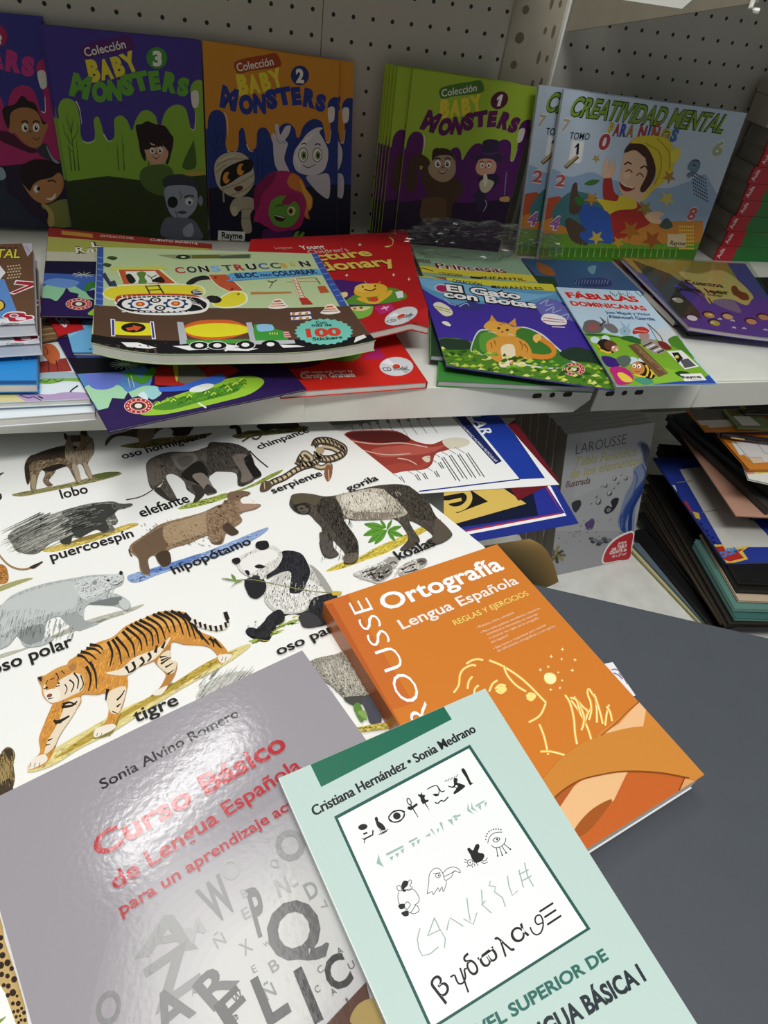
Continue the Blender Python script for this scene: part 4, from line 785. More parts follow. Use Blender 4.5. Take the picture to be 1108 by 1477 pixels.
# number four, violet and pink, cut by the frame
q3 = s.q; w_ = q3[1]-q3[0]; off = Vector((-w_.length*.992, .0085, .0045))
s = Sheet([p+off for p in q3], '3f3a8c'); o_ = s.q
s.q = [s.q[0], s.q[1], s.q[2], s.q[3]]; zz = Z(ZS+.0008)
monsters(s, 'b8306e', '2e2038', 'c23a86', '6a2a60', 'b02a5c', '4', '5a1c44'); s.cr(0, 80, .17615)
s.S('20,470 40,420 120,400 180,330 230,370 290,400 340,520 380,560 350,600 300,480 200,430 120,450 90,560 60,590', '2a1d1c').S('80,560 90,470 160,430 240,430 310,470 350,560 395,560 380,620 360,660 330,740 260,755 180,700 120,630 100,650 75,630', 'b07a4c'); face(s, 240, 600, 120, '', 10, 0)
s.L('270,670 300,690 330,670', 8, '6a3a24').S('0,620 100,640 200,730 300,770 260,800 100,740 0,690', '4a1a2e').S('300,780 380,720 430,830 520,880 400,860', '3c3a48').S('380,730 430,830 490,880 440,870 395,790', '9aa2b0')
s.S('170,960 200,890 290,850 400,860 480,900 500,960 440,980 380,1010 300,1040 250,1080 240,1120 190,1050', '2a1a18').S('185,1050 245,1110 270,1060 330,1020 420,1000 480,960 515,1000 520,1080 480,1150 420,1200 340,1210 260,1160', 'c58a58').E(300, 1093, 24, 30, 'f4f0e6').E(316, 1090, 14, 18, '2a180f').L('390,1030 430,1022 460,1040', 12, '3a2418').S('375,1170 420,1165 455,1130 450,1165 415,1185', 'f6f0e4').S('340,1215 400,1220 500,1180 580,1200 610,1390 400,1390 400,1280 350,1250', '8a8a4a').S('340,1215 390,1230 440,1300 440,1390 395,1390 395,1290', 'c5a85e')
s.S('-60,860 0,900 50,960 60,1100 150,1180 260,1300 380,1400 380,1477 -60,1477', '2c3346').S('0,920 30,930 50,990 20,1020 0,1010', '9fb0c0')
b4 = book(s, TH, 'violet and pink monster book cut off by the left edge of the picture')
# number one, lime
s = Sheet(stand((596, 99), (778, 126), (570.5, 328), (728, 328), .910, .18), 'a9c83c')
monsters(s, '5c1c68', '2c1236', '661a5c', '4f7f2c', '5c1a38', '1', '4a1458'); s.cr(540, 70, .23466)
s.S('195,800 205,720 240,660 290,650 340,690 330,740 280,720 265,780 260,850 225,880 195,860', '4a3322').S('290,740 340,720 420,780 500,790 540,840 535,900 480,960 460,1040 300,1060 285,990 300,920 330,900 300,830', '4f3724').S('330,740 350,690 360,630 400,612 460,620 490,660 500,720 495,770 460,810 410,820 355,790', 'b59a7c').S('355,690 360,628 380,615 440,615 480,640 495,690 470,660 420,655 380,665', '3c2616').S('290,950 310,920 420,915 440,960 430,1050 290,1050', '6a4c30'); face(s, 420, 715, 80, '', 0, 1)
s.S('600,670 640,650 660,650 665,580 690,560 740,560 765,575 762,640 790,665 780,695 720,685 640,690', '38294a').L('664,640 710,650 762,636', 10, '5e3a70').S('625,720 650,680 720,680 750,710 740,760 700,782 645,775 625,750', 'dda58a'); face(s, 684, 722, 55, '', 0, 0)
s.S('632,800 660,780 740,770 770,800 740,850 680,880 690,940 640,1000 620,920 600,900 650,860', '2e2440').S('645,830 675,800 720,810 735,830 700,880 660,880', 'c9c0a0').S('670,780 690,775 695,820 675,850', 'e4dcc2').L('680,930 690,960 670,1000', 5, 'a9a0b8')
s.L('800,900 810,780 815,760', 6, '8a8aa0').S('775,915 825,910 828,940 775,938', 'c9a25a')
b1 = book(s, TH, 'lime monster book with a laughing ape and a top hat, front of its row', group=None)
G1 = 'lime books behind the front lime one'
for i, (dx, dy) in enumerate(((-.019, .0036), (-.0225, .0072), (-.026, .0108), (-.029, .0144), (-.031, .0180))):
    d_ = dup(b1, (dx, dy, 0), 'lime monster book directly behind the front one, its left strip showing' if i == 0 else 'lime monster book further back in the row, only its left edge showing')
    if i: d_['group'] = G1
# boy with the yellow cap
CQ = stand((814.5, 129), (1072, 162), (778, 362), (1002, 371), .893, .10)
s = Sheet(CQ, 'c6d6e6', curl=lambda u, v: .010*max(0, u-.55)**2*4*(1-v))
s.cr(720, 80, .35018)
s.S('150,480 230,470 290,500 380,480 430,500 500,520 600,540 700,545 780,520 860,500 860,720 150,720', '9ab4d2').S('150,620 240,580 270,600 330,610 380,700 150,760', 'c2552e').P('150,690 300,640 500,690 840,680 840,860 140,860', 'd08a3c').S('220,640 300,560 420,600 440,700 330,720 240,690', '4a7d80').P('140,730 400,740 560,780 830,770 830,860 130,860', '6f9c34').P('140,790 830,800 830,860 130,860', '4a7f2a')
s.T('CREATIVIDAD MENTAL', (284, 245), (918, 318), 76, '20301a', .06, shear=.22).T('CREATIVIDAD MENTAL', (284, 245), (918, 318), 76, '86a63c', .02, shear=.22)
for i, (c, x, y, x1, y1) in enumerate((('P', 443, 326, 466, 328), ('A', 466, 329, 492, 331), ('R', 494, 331, 520, 333), ('A', 520, 333, 550, 335), ('N', 568, 336, 600, 339), ('I', 606, 340, 614, 341), ('Ñ', 620, 341, 654, 344), ('@', 658, 350, 700, 354), ('S', 700, 350, 728, 354))): s.T(c, (x, y), (x1, y1), 48, '2a2a3a', .05).T(c, (x, y), (x1, y1), 48, ('d9c63c', 'c23a3a', '3a5ab8', 'c28a2a', 'c23a3a', '3a5ab8', 'd05a2a', 'd9c63c', '4a7ac8')[i], .02)
s.T('TOMO', (288, 344), (370, 348), 28, '1c2430', .01).P('285,430 300,350 352,352 340,440', 'f4f4f2').P('292,440 310,360 345,362 330,445', 'fdfdfb').P('312,376 324,362 330,362 327,408 317,408 320,376 312,382', '1c1c22').L('272,462 325,415', 16, '6a5630').L('274,458 322,413', 8, 'c9b27a')
s.S('495,520 505,450 520,390 550,365 600,370 640,420 640,480 625,560 590,600 540,600 500,560', 'e9bf9c').S('515,400 540,360 590,345 640,360 640,430 600,420 560,390', '4a2a1c').S('600,400 640,420 640,500 600,560 580,550 610,480', '4a2a1c').S('540,360 570,335 640,330 700,350 720,400 715,470 680,520 640,550 590,600 600,570 640,520 640,440 600,370', 'e2cc3a').E(725, 410, 20, 34, 'eedd55', 20).L('600,360 660,400 665,470 640,530', 5, 'b59c22').L('650,340 700,400 700,470', 5, 'b59c22')
s.L('515,450 530,440 545,448', 6, '3a2016').L('580,465 600,455 612,470', 6, '3a2016').L('520,480 535,470 548,482', 5, '7a3a2c').L('565,495 580,485 595,500', 5, '7a3a2c').E(525, 495, 14, 16, 'f2cdae').S('495,520 520,540 560,545 530,560 505,550', '8a2a22').L('500,522 525,538 552,545', 4, 'f8f2ea')
s.S('430,510 460,500 480,570 560,600 600,640 620,690 560,720 470,770 450,680 460,620 430,590', 'b5342c').S('425,500 430,450 445,420 452,460 460,420 468,460 480,430 478,470 465,500 445,505', 'edc4a2').S('400,590 480,600 500,575 560,600 560,630 480,640 420,680 430,630', 'e6cf3a').S('600,660 640,640 680,650 660,670 675,690 630,690', 'edc4a2')
s.S('325,640 350,610 440,640 460,680 465,770 400,760 360,740 330,730 340,690', '3a62b8').S('290,640 300,540 320,525 325,570 345,600 325,650', '5a4a3a').S('272,690 290,670 340,700 370,740 360,780 300,760', '5a4a3a').S('330,735 370,720 420,740 430,765 360,770', '3a62b8')
for x, y, r, c in ((400, 425, 20, 'b5a25a'), (380, 590, 34, 'c58f3a'), (690, 590, 38, 'd8c468'), (700, 500, 30, 'b5823a'), (540, 720, 46, 'b5702a'), (630, 760, 44, 'a85a2a'), (400, 750, 34, 'd8b84a'), (600, 630, 36, '9a8a3a'), (490, 770, 30, 'c5a23a')):
    s.P([(x+(r if k % 2 == 0 else r*.42)*math.cos(k*.6283+.4), y+(r if k % 2 == 0 else r*.42)*math.sin(k*.6283+.4)) for k in range(10)], c)
s.S('350,530 380,512 415,515 385,535', '4a7d3a').S('310,590 330,580 350,600 330,620', '3a7a3a').S('660,700 690,670 715,700 690,715', '4a5a50')
for c, x, y, x1, h_, col in (('7', 256, 308, 284, 46, 'b5ad90'), ('0', 404, 384, 448, 62, 'b5424a'), ('2', 228, 536, 268, 46, 'c2605a'), ('4', 204, 712, 242, 50, 'a866a8'), ('9', 762, 498, 812, 66, '6a8aa0'), ('6', 872, 408, 914, 56, 'a5b888'), ('8', 770, 674, 802, 50, 'c2605a')): s.T(c, (x, y), (x1, y+4), h_, '40384a' if c == '9' else 'f4f0f0', .09).T(c, (x, y), (x1, y+4), h_, col, .04)
for i in range(7):
    for j in range(7):
        s.E(795+i*9+j*1.5, 500+j*15+i*5-20, 3.4, 4.5, '3a3a4a', 0, 6); s.E(745+i*9, 705+j*15, 3.4, 4.5, 'e6cf5a', 0, 6)
s.P('695,735 770,738 768,790 693,786', 'dcc49a').T('Rayme', (702, 780), (765, 783), 18, '3a3a2a', .02)
for i in range(22): s.L([(180+i*26, 830), (188+i*26, 770+10*(i % 3))], 5, '8fbf4a', taper=.8)
c1 = book(s, .006, 'light blue square activity book with a boy in a yellow cap, front copy', group=None, spine_col='c9d2da', page='dedcd4', back='8aa0b8')
dup(c1, (-.030, .0125, -.0), 'second light blue activity book showing left behind the front copy')

# ------------------------------------------------------------------ lying on the long shelf, left
XB = 'z'
s = Sheet(rect(-.352, (-90, 610), (137, 594), .19), 'e6eef2', curl=None); s.cr(0, 320, .28881)
book(s, .0085, 'white comic at the bottom of the left pile, lowest on the shelf edge', spine=None)
s = Sheet(rect(-.3435, (-80, 584), (130, 575), .17), 'dfeaf2'); s.cr(0, 320, .28881)
s.P('-100,830 460,800 460,860 -100,860', 'e4f0f6').S('60,870 130,855 240,862 340,850 460,860 470,900 120,900 100,885', 'b8a0c8').S('-60,860 60,858 100,880 120,905 -60,905', 'd9cf94').L('100,865 140,880 170,875 210,895', 4, '2a2030').L('200,775 280,785 300,800', 3, '333333').L('120,830 200,828', 3, '333333').L('350,850 365,835 390,818', 7, '1a1a1a').L('190,872 215,882', 6, '1a1a1a')
s.S('190,790 280,770 340,780 430,770 440,800 330,795 250,810 190,805', '7fb24a').L('200,790 230,800 260,780 290,800 330,775 370,780', 4, '2f5a3a').S('190,750 300,745 380,755 440,775 330,782 190,780', 'a8bcc8').P('195,700 330,680 360,745 195,755', '9a3a30').S('200,620 255,610 290,640 300,680 270,710 235,690 205,650', 'c96a3c').L('240,690 245,750', 4, '3a1a16').L('280,690 290,745', 4, '3a1a16').L('225,625 240,650 230,665', 4, '3a1a12')
s.T('Cuentos', (-60, 832), (80, 828), 12, '222233')
book(s, .0055, 'comic with a dog by a red fence, above the lowest white comic', spine=None)
s = Sheet([onz(p, -.332) for p in ((-150, 502), (55, 500), (53.5, 554), (-155, 556))], '2f8fd8'); s.cr(0, 320, .28881)
s.P('-500,795 190,792 188,815 -500,820', '1c4f8a').L('85,668 160,685', 4, 'bfe0f4', taper=.5).E(118, 688, 5, 4, 'cfe8f6').L('186,630 184,812', 5, '5a6a78', sm=False)
book(s, .008, 'bright blue book cover under the brown activity books at left', spine=None)
# brown number books (two copies)
s = Sheet([onz(p, -.300) for p in ((-180, 356), (47, 351), (50.5, 467), (-175, 478))], '6a4c36'); s.cr(0, 330, .16245)
s.P('-900,250 40,450 175,800 -900,830', '5f8fd0').P('-20,300 50,390 0,450 -60,400', 'e9e9ec').P('-900,800 300,795 312,850 -900,900', 'c6ccd4').P('-900,808 200,803 205,835 -900,860', 'dfe4ea')
s.T('MENTAL', (-290, 258), (180, 258), 90, '14120e', .06).T('MENTAL', (-290, 258), (175, 258), 82, 'd9d24a', .02)
s.P('195,130 285,122 292,190 245,248', 'b9b4c0').L('225,150 260,200', 5, '7a6a90')
for i in range(5):
    for j in range(5): s.E(70+i*25+(j % 2)*10, 335+j*26-i*3, 9, 7, 'c9b894', 0, 8)
s.P('140,455 315,470 312,510 120,585 80,570 230,505 120,495', 'f2eeee').P('150,465 308,478 304,502 130,575 95,568 258,502 130,490', 'a82838')
s.S('20,780 60,745 130,735 220,740 235,765 290,770 305,795 250,815 180,830 80,830 60,800', 'f2eef0').S('30,780 65,752 130,744 210,750 230,772 280,778 292,796 240,808 180,822 90,822 70,795', 'a82838').E(125, 772, 42, 18, 'e9dce8').E(185, 800, 48, 16, 'e9dce8').E(125, 772, 30, 11, 'b04a60').E(-10, 680, 58, 50, '1a1a1a').E(-14, 680, 48, 42, 'e6c24a')
s.T('Cuaderno', (10, 858), (165, 850), 22, '3a3a44', .01)
bA = book(s, .011, 'brown activity book with a red seven and eight, top of the left pile', spine=None, page='e4e6ea', back='c9cdd2')
dup(bA, (.0015, -.006, -.0152), 'lower brown activity book, its silver front edge showing under the top one')
# small booklets between
s = Sheet([onz(p, -.3385) for p in ((30, 440), (128, 452), (116, 481), (56, 492))], '9a7a54'); s.cr(0, 320, .28881)
for i in range(14): s.L([(185, 480+i*9), (300, 470+i*8.5), (420, 500+i*6)], 3+i % 3, ('6a4c30', 'c2a47a', '7d5c3c')[i % 3])
book(s, .0018, 'thin booklet with a wood grain picture under the red booklet', spine=None)
s = Sheet([onz(p, -.3365) for p in ((92, 462), (150, 462), (150, 508), (105, 508))], '6fb4e2'); s.cr(0, 320, .28881)
s.T('1', (450, 640), (458, 638), 10, '1c4a7a').P('330,560 470,480 470,500 345,580', '8cc6ea')
book(s, .006, 'light blue booklet half under the coloring pad with the excavator', spine=None)
s = Sheet([onz(p, -.3355) for p in ((50, 425), (106, 440), (121, 474), (84, 484))], 'c8262c'); s.cr(0, 420, .15343)
s.T('JULES', (440, 190), (615, 345), 62, 'f4f0f0', .05, up=(.72, -.69))
book(s, .0016, 'red booklet with white slanted letters poking out by the light blue one', spine=None)
# frog booklets
def frog(s):
    s.S('-100,430 600,430 600,460 -100,470', 'a0a88a')
# lower copy, traced where it hangs over the shelf edge
zl, zr = -.3395, -.347
FQ = [onz((62, 452), zl), onz((335, 440), zr), onz((443, 557), zr), onz((157, 622), zl)]
def frogart(s, C, top=True):
    s.cr(*C)
    s.P('330,500 470,480 700,700 560,960 440,880', '3a4a8a').S('370,760 450,740 560,720 650,700 760,760 700,900 560,950 470,930', '5a8ac8').S('420,830 520,800 600,820 640,850 720,820 800,830 780,880 560,930 500,945 470,905', 'a8d8b0').S('430,750 560,725 620,760 560,830 460,830', '6a7ad0')
    s.P('330,680 700,680 760,700 600,750 380,760', '14141c')
    s.P('475,945 540,930 560,880 620,885 640,850 660,880 720,860 800,900 1108,880 1500,800 1500,1060 540,1060', '2c1a52')
    s.S('700,960 800,900 900,860 1000,830 1108,790 1250,770 1320,800 1250,860 1108,900 960,935 800,965', '9ac83a').S('760,930 860,890 1000,850 1108,820 1200,800 1180,850 1000,900 850,940', '4f8a2a')
    for i in range(40):
        x = random.uniform(760, 1220); y = 950-(x-740)*.26+random.uniform(-35, 15); s.L([(x, y), (x+14, y-14), (x+26, y-6)], 5, random.choice(('2f5a1c', 'd4e85a', '6aa82e')))
    s.P('770,730 840,715 1000,700 1130,705 1200,745 1110,790 1000,805 860,822 775,815', 'b82a24').L('790,735 900,725 880,800', 4, '5a1410').L('1040,720 1000,760 1050,795', 4, '5a1410').S('880,700 960,710 1030,780 900,805', '7a7468').S('860,690 890,720 885,800 870,760', 'd9c83a').S('790,830 900,820 1000,790 1108,760 1108,800 960,840 800,850', '3f6ad0').S('960,830 1030,810 1070,820 1010,850 950,850', 'e8efe8')
    s.S('620,760 660,750 700,780 740,740 770,730 775,760 720,810 680,800 640,780', '4f9a34').S('600,700 720,690 725,720 640,735', '4a6a3a').L('640,780 650,830', 4, 'c8d8b0').L('655,770 672,830', 4, 'c8d8b0')
    for i in range(14): a = i*.45; s.L([(620, 715), (620+70*math.cos(a), 715+26*math.sin(a))], 3, 'd8dccc')
    s.S('720,850 770,820 800,860 760,890', '9fd4d8').S('690,870 720,850 740,890', 'd8eef0')
    badge(s, 692, 922, 72, 40)
def badge(s, x, y, rx, ry):
    s.E(x, y, rx, ry, 'e8d8d4').E(x, y, rx*.95, ry*.95, 'b8302c').E(x, y, rx*.62, ry*.60, 'efe4dc').E(x, y, rx*.55, ry*.53, '9a3a34').E(x, y, rx*.42, ry*.42, '2a2a2a').E(x, y, rx*.26, ry*.3, 'e8e4d8')
    for k in range(14): a = k*.449; s.E(x+rx*.78*math.cos(a), y+ry*.78*math.sin(a), rx*.07, ry*.09, 'f2dcd6', 0, 6)
s = Sheet(FQ, '2c1a52', curl=lambda u, v: -.004*u*u*v); frogart(s, (0, 320, .28881)); s.cr(0, 320, .28881); s.S('1020,980 1060,960 1090,985 1050,1000', 'dfe8ec').L('990,905 1030,930', 8, 'e8ece8')
book(s, .002, 'thin swamp picture booklet with a frog, its corner hanging over the shelf edge', spine=None, page='efe8e4')
# red dictionaries
def dictart(s, lower):
    if lower:
        s.cr(300, 320, .30686); s.S('330,680 520,640 520,670 420,690', '5a1f4a').S('560,640 640,610 720,620 690,650 620,655', '5f8a34').P('720,640 800,590 840,640 770,650', 'b8286a')
        s.T('with songs and chants by', (436, 712), (682, 706), 12, 'f4e8e4', .01).T('Carolyn Graham', (438, 735), (692, 728), 22, 'fbf6f4', .03)
        cx, cy = 886, 680
        s.E(cx, cy, 80, 45, 'cfd0d4').E(cx, cy, 76, 42, 'dedfe2').P([(cx, cy), (cx-70, cy-18), (cx-40, cy-38)], 'f6f6f8').P([(cx, cy), (cx+70, cy+15), (cx+45, cy+35)], 'b8bac0').E(cx, cy, 22, 14, 'f0f0f0').E(cx, cy, 18, 11, 'd8442a').T('CD inside!', (828, 703), (945, 695), 20, '26262a', .01)
    else:
        s.cr(300, 320, .30686)
        s.T('Longman', (318, 128), (400, 126), 14, 'c9a8a0').T('Young', (440, 130), (552, 124), 22, 'f4eeea', .02).T('Children’s', (478, 152), (664, 138), 24, 'e6c8c0', .0)
        s.T('Picture', (420, 195), (780, 160), 48, '7a1a14', .05).T('Picture', (418, 193), (778, 158), 48, 'e0c65c', .03).T('Dictionary', (356, 250), (893, 205), 54, '7a1a14', .05).T('Dictionary', (354, 247), (890, 202), 54, 'e0c65c', .03)
        s.S('830,115 862,110 868,90 850,72 872,82 868,108 845,120', 'e6cf6a')
        for x, y in ((652, 252), (872, 250), (714, 108), (945, 270)): s.P([(x-9, y), (x-2, y-3), (x, y-9), (x+2, y-3), (x+9, y), (x+2, y+3), (x, y+9), (x-2, y+3)], 'f0d8d0')
        s.S('560,290 700,280 820,300 900,330 930,350 880,375 760,400 740,430 690,480 600,470', '4a2070').S('640,380 720,330 860,310 930,340 920,365 820,385 700,390', '5a9434').E(765, 322, 80, 32, 'e6b43a', -6).E(735, 310, 46, 20, 'f0c652', -6).L('735,318 765,324 790,314', 5, '3a1a10').E(728, 306, 4, 5, '2a1810').E(786, 302, 4, 5, '2a1810').S('700,360 740,355 760,375 800,350 860,320 862,340 820,372 780,388 720,375', 'e6b43a').L('745,290 735,278', 4, 'c89a2a').L('800,290 812,280', 4, 'c89a2a').E(780, 365, 22, 12, 'd0482a')
        s.S('650,405 760,395 776,405 760,440 700,458 670,440', '7fb84a').S('655,408 700,400 765,402 720,420', 'e8d49a').E(690, 408, 8, 5, 'd04a2a').E(720, 405, 8, 5, '8a4a2a').P('780,405 860,385 880,415 810,438', 'c02a72').L('815,410 850,400', 6, 'f0c8dc').L('825,398 842,416', 5, 'f0c8dc').P('880,330 915,325 920,355 892,360', 'e8e8f0').S('610,340 650,330 655,350 620,360', 'e8d49a')
        cx, cy = 908, 444
        s.E(cx, cy, 82, 37, 'c6c7cb', -20).E(cx, cy, 78, 34, 'd6d7da', -20).P([(cx, cy), (cx-60, cy+5), (cx-30, cy-18)], 'f4f4f6').P([(cx, cy), (cx+60, cy-8), (cx+40, cy+12)], 'b0b2b8').E(cx, cy, 24, 11, 'f0f0f0', -20).E(cx, cy, 20, 8, 'd8442a', -20).T('CD inside!', (850, 478), (968, 440), 19, '26262a', .01)
    return s
a_, b_2 = onz((405, 566), -.3535), onz((616.5, 551), -.3535); e = (b_2-a_).normalized(); d = Vector((-e.y, e.x, 0)); 
s = dictart(Sheet([a_+d*.255, b_2+d*.255, b_2, a_], 'd2281f'), True)
book(s, .0075, 'red dictionary lying lowest at the shelf edge, under the other red one', spine=1, spine_col='a81c18')
s = Sheet(para(-.327, (362, 345), (588, 334), (619, 472)), 'b81e22', curl=lambda u, v: .012*max(0, (u-.45)/.55)**2*max(0, (v-.55)/.45)-.012*max(0, (u-.9)/.1)*max(0, (v-.9)/.1))
dictart(s, False)
book(s, .0085, 'red dictionary with gold title and wavy front edge, right of the coloring pad', spine=None, page='e6e3da')
# upper frog book
s = Sheet([onz(p, -.3235) for p in ((70, 328), (306, 352), (302, 460), (58, 455))], '2c1a52')
s.cr(0, 330, .16245)
s.P('430,-40 1900,80 1900,180 425,70', '8a2a26').P('545,15 820,45 825,80 548,50', 'b8823a').P('425,70 1900,180 1900,330 410,280', 'a9aa56').P('415,200 1900,250 1900,330 405,300', 'c5c4ae').P('405,285 1900,310 1900,400 395,400', '181838')
s.T('EXTRACTO DEL', (890, 72), (1190, 95), 20, 'e0c8b8').T('CUENTO INFANTIL', (1330, 105), (1760, 140), 20, 'f0e4dc')
s.W([('R', 680, 215, 760, 212, 52), ('a', 770, 212, 850, 210, 52), ('n', 860, 210, 930, 208, 52), ('L', 820, 165, 900, 162, 46)], 'e9e4d2', .02, '14120f', .08)
s.P('395,395 900,410 900,560 700,600 500,640 370,620', '3f64b0').S('380,520 480,490 560,520 640,500 760,560 840,520 900,560 860,640 640,620 520,640 380,620', '8fc8a0').S('380,480 500,440 700,470 640,520 520,520', '6a90d0')
s.P('370,615 450,620 500,650 560,580 590,520 620,560 700,580 690,610 860,640 900,720 880,800 350,770', '2c1a52').P('760,560 840,540 850,640 790,600', '2c1a52').S('770,490 830,470 850,520 800,530 770,560 745,550', '3a7a30')
for i in range(10): s.L([(740, 410), (740+100*math.cos(i*.6), 410+26*math.sin(i*.6))], 4, 'c8ccb8')
s.S('780,760 850,700 900,690 900,770', '9ac83a')
badge(s, 700, 670, 118, 52)
book(s, .002, 'swamp picture booklet with a yellow band, tucked behind the coloring pad', spine=None, page='e8dcd8')
# coloring pad
s = Sheet([onz(p, -.313) for p in ((140, 356), (458, 366), (540, 508), (134, 512))], 'bccf9e', curl=lambda u, v: .011*max(0, (u-.62)/.38)**2*max(0, v)**3+.012*max(0, (.28-u)/.28)**2*max(0, v)**3)
s.cr(100, 340, .25271)
s.P('140,395 1700,395 1800,800 120,800', '5a4234').P('160,60 195,65 192,395 150,390', '3a56a8')
for i in range(9): s.L([(152, 120+i*34), (192, 128+i*34)], 6, '6a8ad0')
s.P('120,560 200,575 400,590 620,600 1200,590 1760,560 1800,760 120,760', '17151a')
s.cr(330, 340, .26173).P('455,98 505,100 655,388 612,388', '3a56a8').cr(100, 340, .25271)
for i in range(9): s.cr(330, 340, .26173).L([(468+i*17.6, 122+i*30), (506+i*16.6, 116+i*30)], 5, '6a8ad0')
s.cr(100, 340, .25271)
for x, y, rx in ((245, 128, 30), (215, 168, 26)): s.S([(x-rx, y), (x-8, y-12), (x+rx, y-2), (x+8, y+12)], '38502c')
s.P('500,110 1040,105 1035,130 600,132', '8f9a74').E(650, 122, 42, 13, '2c3824').E(650, 122, 14, 5, 'c8d8a8').P('700,112 860,110 850,128 700,130', '6a6a2a').P('840,118 1030,105 1030,128 860,130', '55604a')
# excavator
s.S('195,320 260,285 450,275 700,278 770,300 765,340 640,355 400,350 260,370 200,350', 'e9efc8').P('270,195 520,190 620,275 310,280', 'e9efc8')
s.S('200,320 265,292 450,282 700,284 760,305 755,335 640,345 400,342 265,362 208,345', 'e3d836').P('225,180 530,175 560,192 250,198', 'cfd05a').P('280,195 510,195 605,272 310,278', 'c05a34').P('320,205 490,203 545,268 345,275', 'e9ece0').S('325,225 350,220 380,260 350,274 330,250', '1e241c').S('385,215 415,205 440,215 430,240 445,268 395,272 400,245', '5f8a3c').L('445,225 470,245 480,268', 5, '26241c').L('500,225 470,240', 5, '26241c').S('470,262 520,235 545,268', '1e1e1a')
s.P('185,225 205,210 235,262 260,255 275,290 230,292', '38405a').L('435,285 460,332', 8, '33302a').L('505,280 540,332', 8, '33302a').L('445,290 520,285', 5, '33302a').L('452,312 530,308', 5, '33302a')
s.S('665,275 700,245 760,228 800,235 810,248 740,258 700,280', '26262a').P('790,225 900,222 990,310 930,325 860,290 800,245', 'c25634').L('790,222 850,290 920,322', 4, 'eef0d8').L('900,220 990,308', 4, 'eef0d8').E(835, 240, 9, 6, '8a2a1a').E(930, 305, 9, 6, '8a2a1a')
s.S('815,385 850,360 920,320 980,318 1015,340 1015,380 960,410 880,415 830,405', 'eef0d8').S('825,385 860,360 925,325 980,324 1005,345 1002,378 950,402 880,408 835,400', 'e3d836').S('810,380 835,345 870,365 850,385', '1a1a18').E(965, 335, 9, 6, '8a7a1a').S('785,350 830,345 840,380 800,378', '2a2620')
s.S('695,318 730,308 760,330 745,340 705,335', '33344a').L('705,318 755,314', 5, 'dfe4ea').L('705,328 758,325', 5, 'dfe4ea')
s.S('260,375 290,345 400,338 600,335 720,340 790,365 800,400 760,440 600,455 400,450 310,430 270,405', 'f2f2ee').S('262,365 300,340 500,332 700,338 780,365 740,352 500,342 300,358 275,385', 'b8482a').S('272,390 320,358 500,345 700,352 760,372 785,395 755,425 600,442 400,440 320,425 280,405', '1e1c20').S('300,392 340,365 500,352 660,358 700,390 660,428 500,432 340,420', 'f2f2ee')
for i in range(9): x = 690+i*11; s.L([(x-60+i*3, 392), (x+10-i*2, 355+i*9)], 4, 'f2f2ee', taper=.4)
for i in range(14): s.L([(300+i*28, 344), (305+i*28, 362)], 6, 'f2f2ee')
for i in range(12): s.L([(300+i*34, 436), (322+i*34, 437)], 5, 'f2f2ee')
for cx, cy in ((405, 393), (608, 390)):
    s.P([(cx+(72 if k % 4 < 2 else 58)*math.cos(k*.19635), cy+(32 if k % 4 < 2 else 25)*math.sin(k*.19635)) for k in range(32)], '28386a').E(cx, cy, 48, 22, 'f2f2f0').E(cx, cy, 27, 13, 'd0562a').E(cx, cy, 12, 6, 'e8b83a')
for cx, cy in ((492, 370), (518, 415)): s.E(cx, cy, 32, 16, '1e1c20').E(cx, cy, 20, 10, 'f2f2f0').E(cx, cy, 8, 4, '1e1c20')
# board with arrow, cement truck
s.P('235,475 262,478 262,575 240,575', 'f2f2f0').P('460,490 482,490 495,590 472,592', 'f2f2f0').P('243,480 256,482 258,570 245,570', '3c3a8a').P('466,494 477,494 488,586 476,586', '3c3a8a').P('260,488 462,500 470,570 262,565', 'e9e02c').E(366, 526, 70, 28, '1b1a16').P('322,528 365,522 362,512 415,522 380,550 375,538 335,544', 'd8582c')
s.S('655,520 720,490 820,480 930,485 1020,520 1030,545 940,580 820,595 720,585 665,560', 'd8672c').S('660,530 740,508 850,500 960,508 1028,530 1020,552 940,570 820,580 720,572 668,552', 'e9e02c').P('615,492 650,495 680,615 632,622', 'b8bcc2').P('1020,497 1040,494 1075,615 1050,620', 'b8bcc2').P('665,595 1060,590 1065,615 675,620', '4f9a3c')
s.P('295,608 390,610 500,640 460,645 330,635', 'f2f2f0').P('590,630 690,628 800,650 680,655', 'f2f2f0').P('900,640 1080,645 1020,658 880,655', 'f2f2f0')
for cx, cy in ((742, 628), (845, 628), (1005, 626)): s.E(cx, cy, 58, 25, 'e4e6e8').E(cx, cy, 52, 22, '17171a').E(cx, cy, 24, 12, 'f2f2f0')
s.cr(330, 340, .26173)
s.P('140,490 240,490 255,515 320,530 330,585 130,590', '3f9a3c').P('95,480 125,480 150,590 120,590', 'b8bcc2').S('155,495 200,488 240,495 248,520 210,528 165,528', '8fc4e6').P('122,580 360,575 368,595 130,600', 'c0c4c8').P('300,532 330,530 345,560 308,562', 'e0b0b0').L('305,542 336,540', 6, 'c23a4a').L('308,554 340,551', 6, 'c23a4a')
for i in range(4): s.L([(226+i*13, 535), (229+i*13, 546)], 5, 'e9e07c')
for cx, cy in ((92, 603), (230, 600)): s.E(cx, cy, 50, 22, '17171a').E(cx, cy, 22, 11, 'f2f2f0')
s.P('-10,600 60,610 -20,640', 'f2f2f0').P('280,600 380,605 420,612 300,618', 'f2f2f0')
XC = [-290+i*66-(0 if i < 10 else 34) for i in range(12)]; WC = [54]*9+[22, 54, 54]
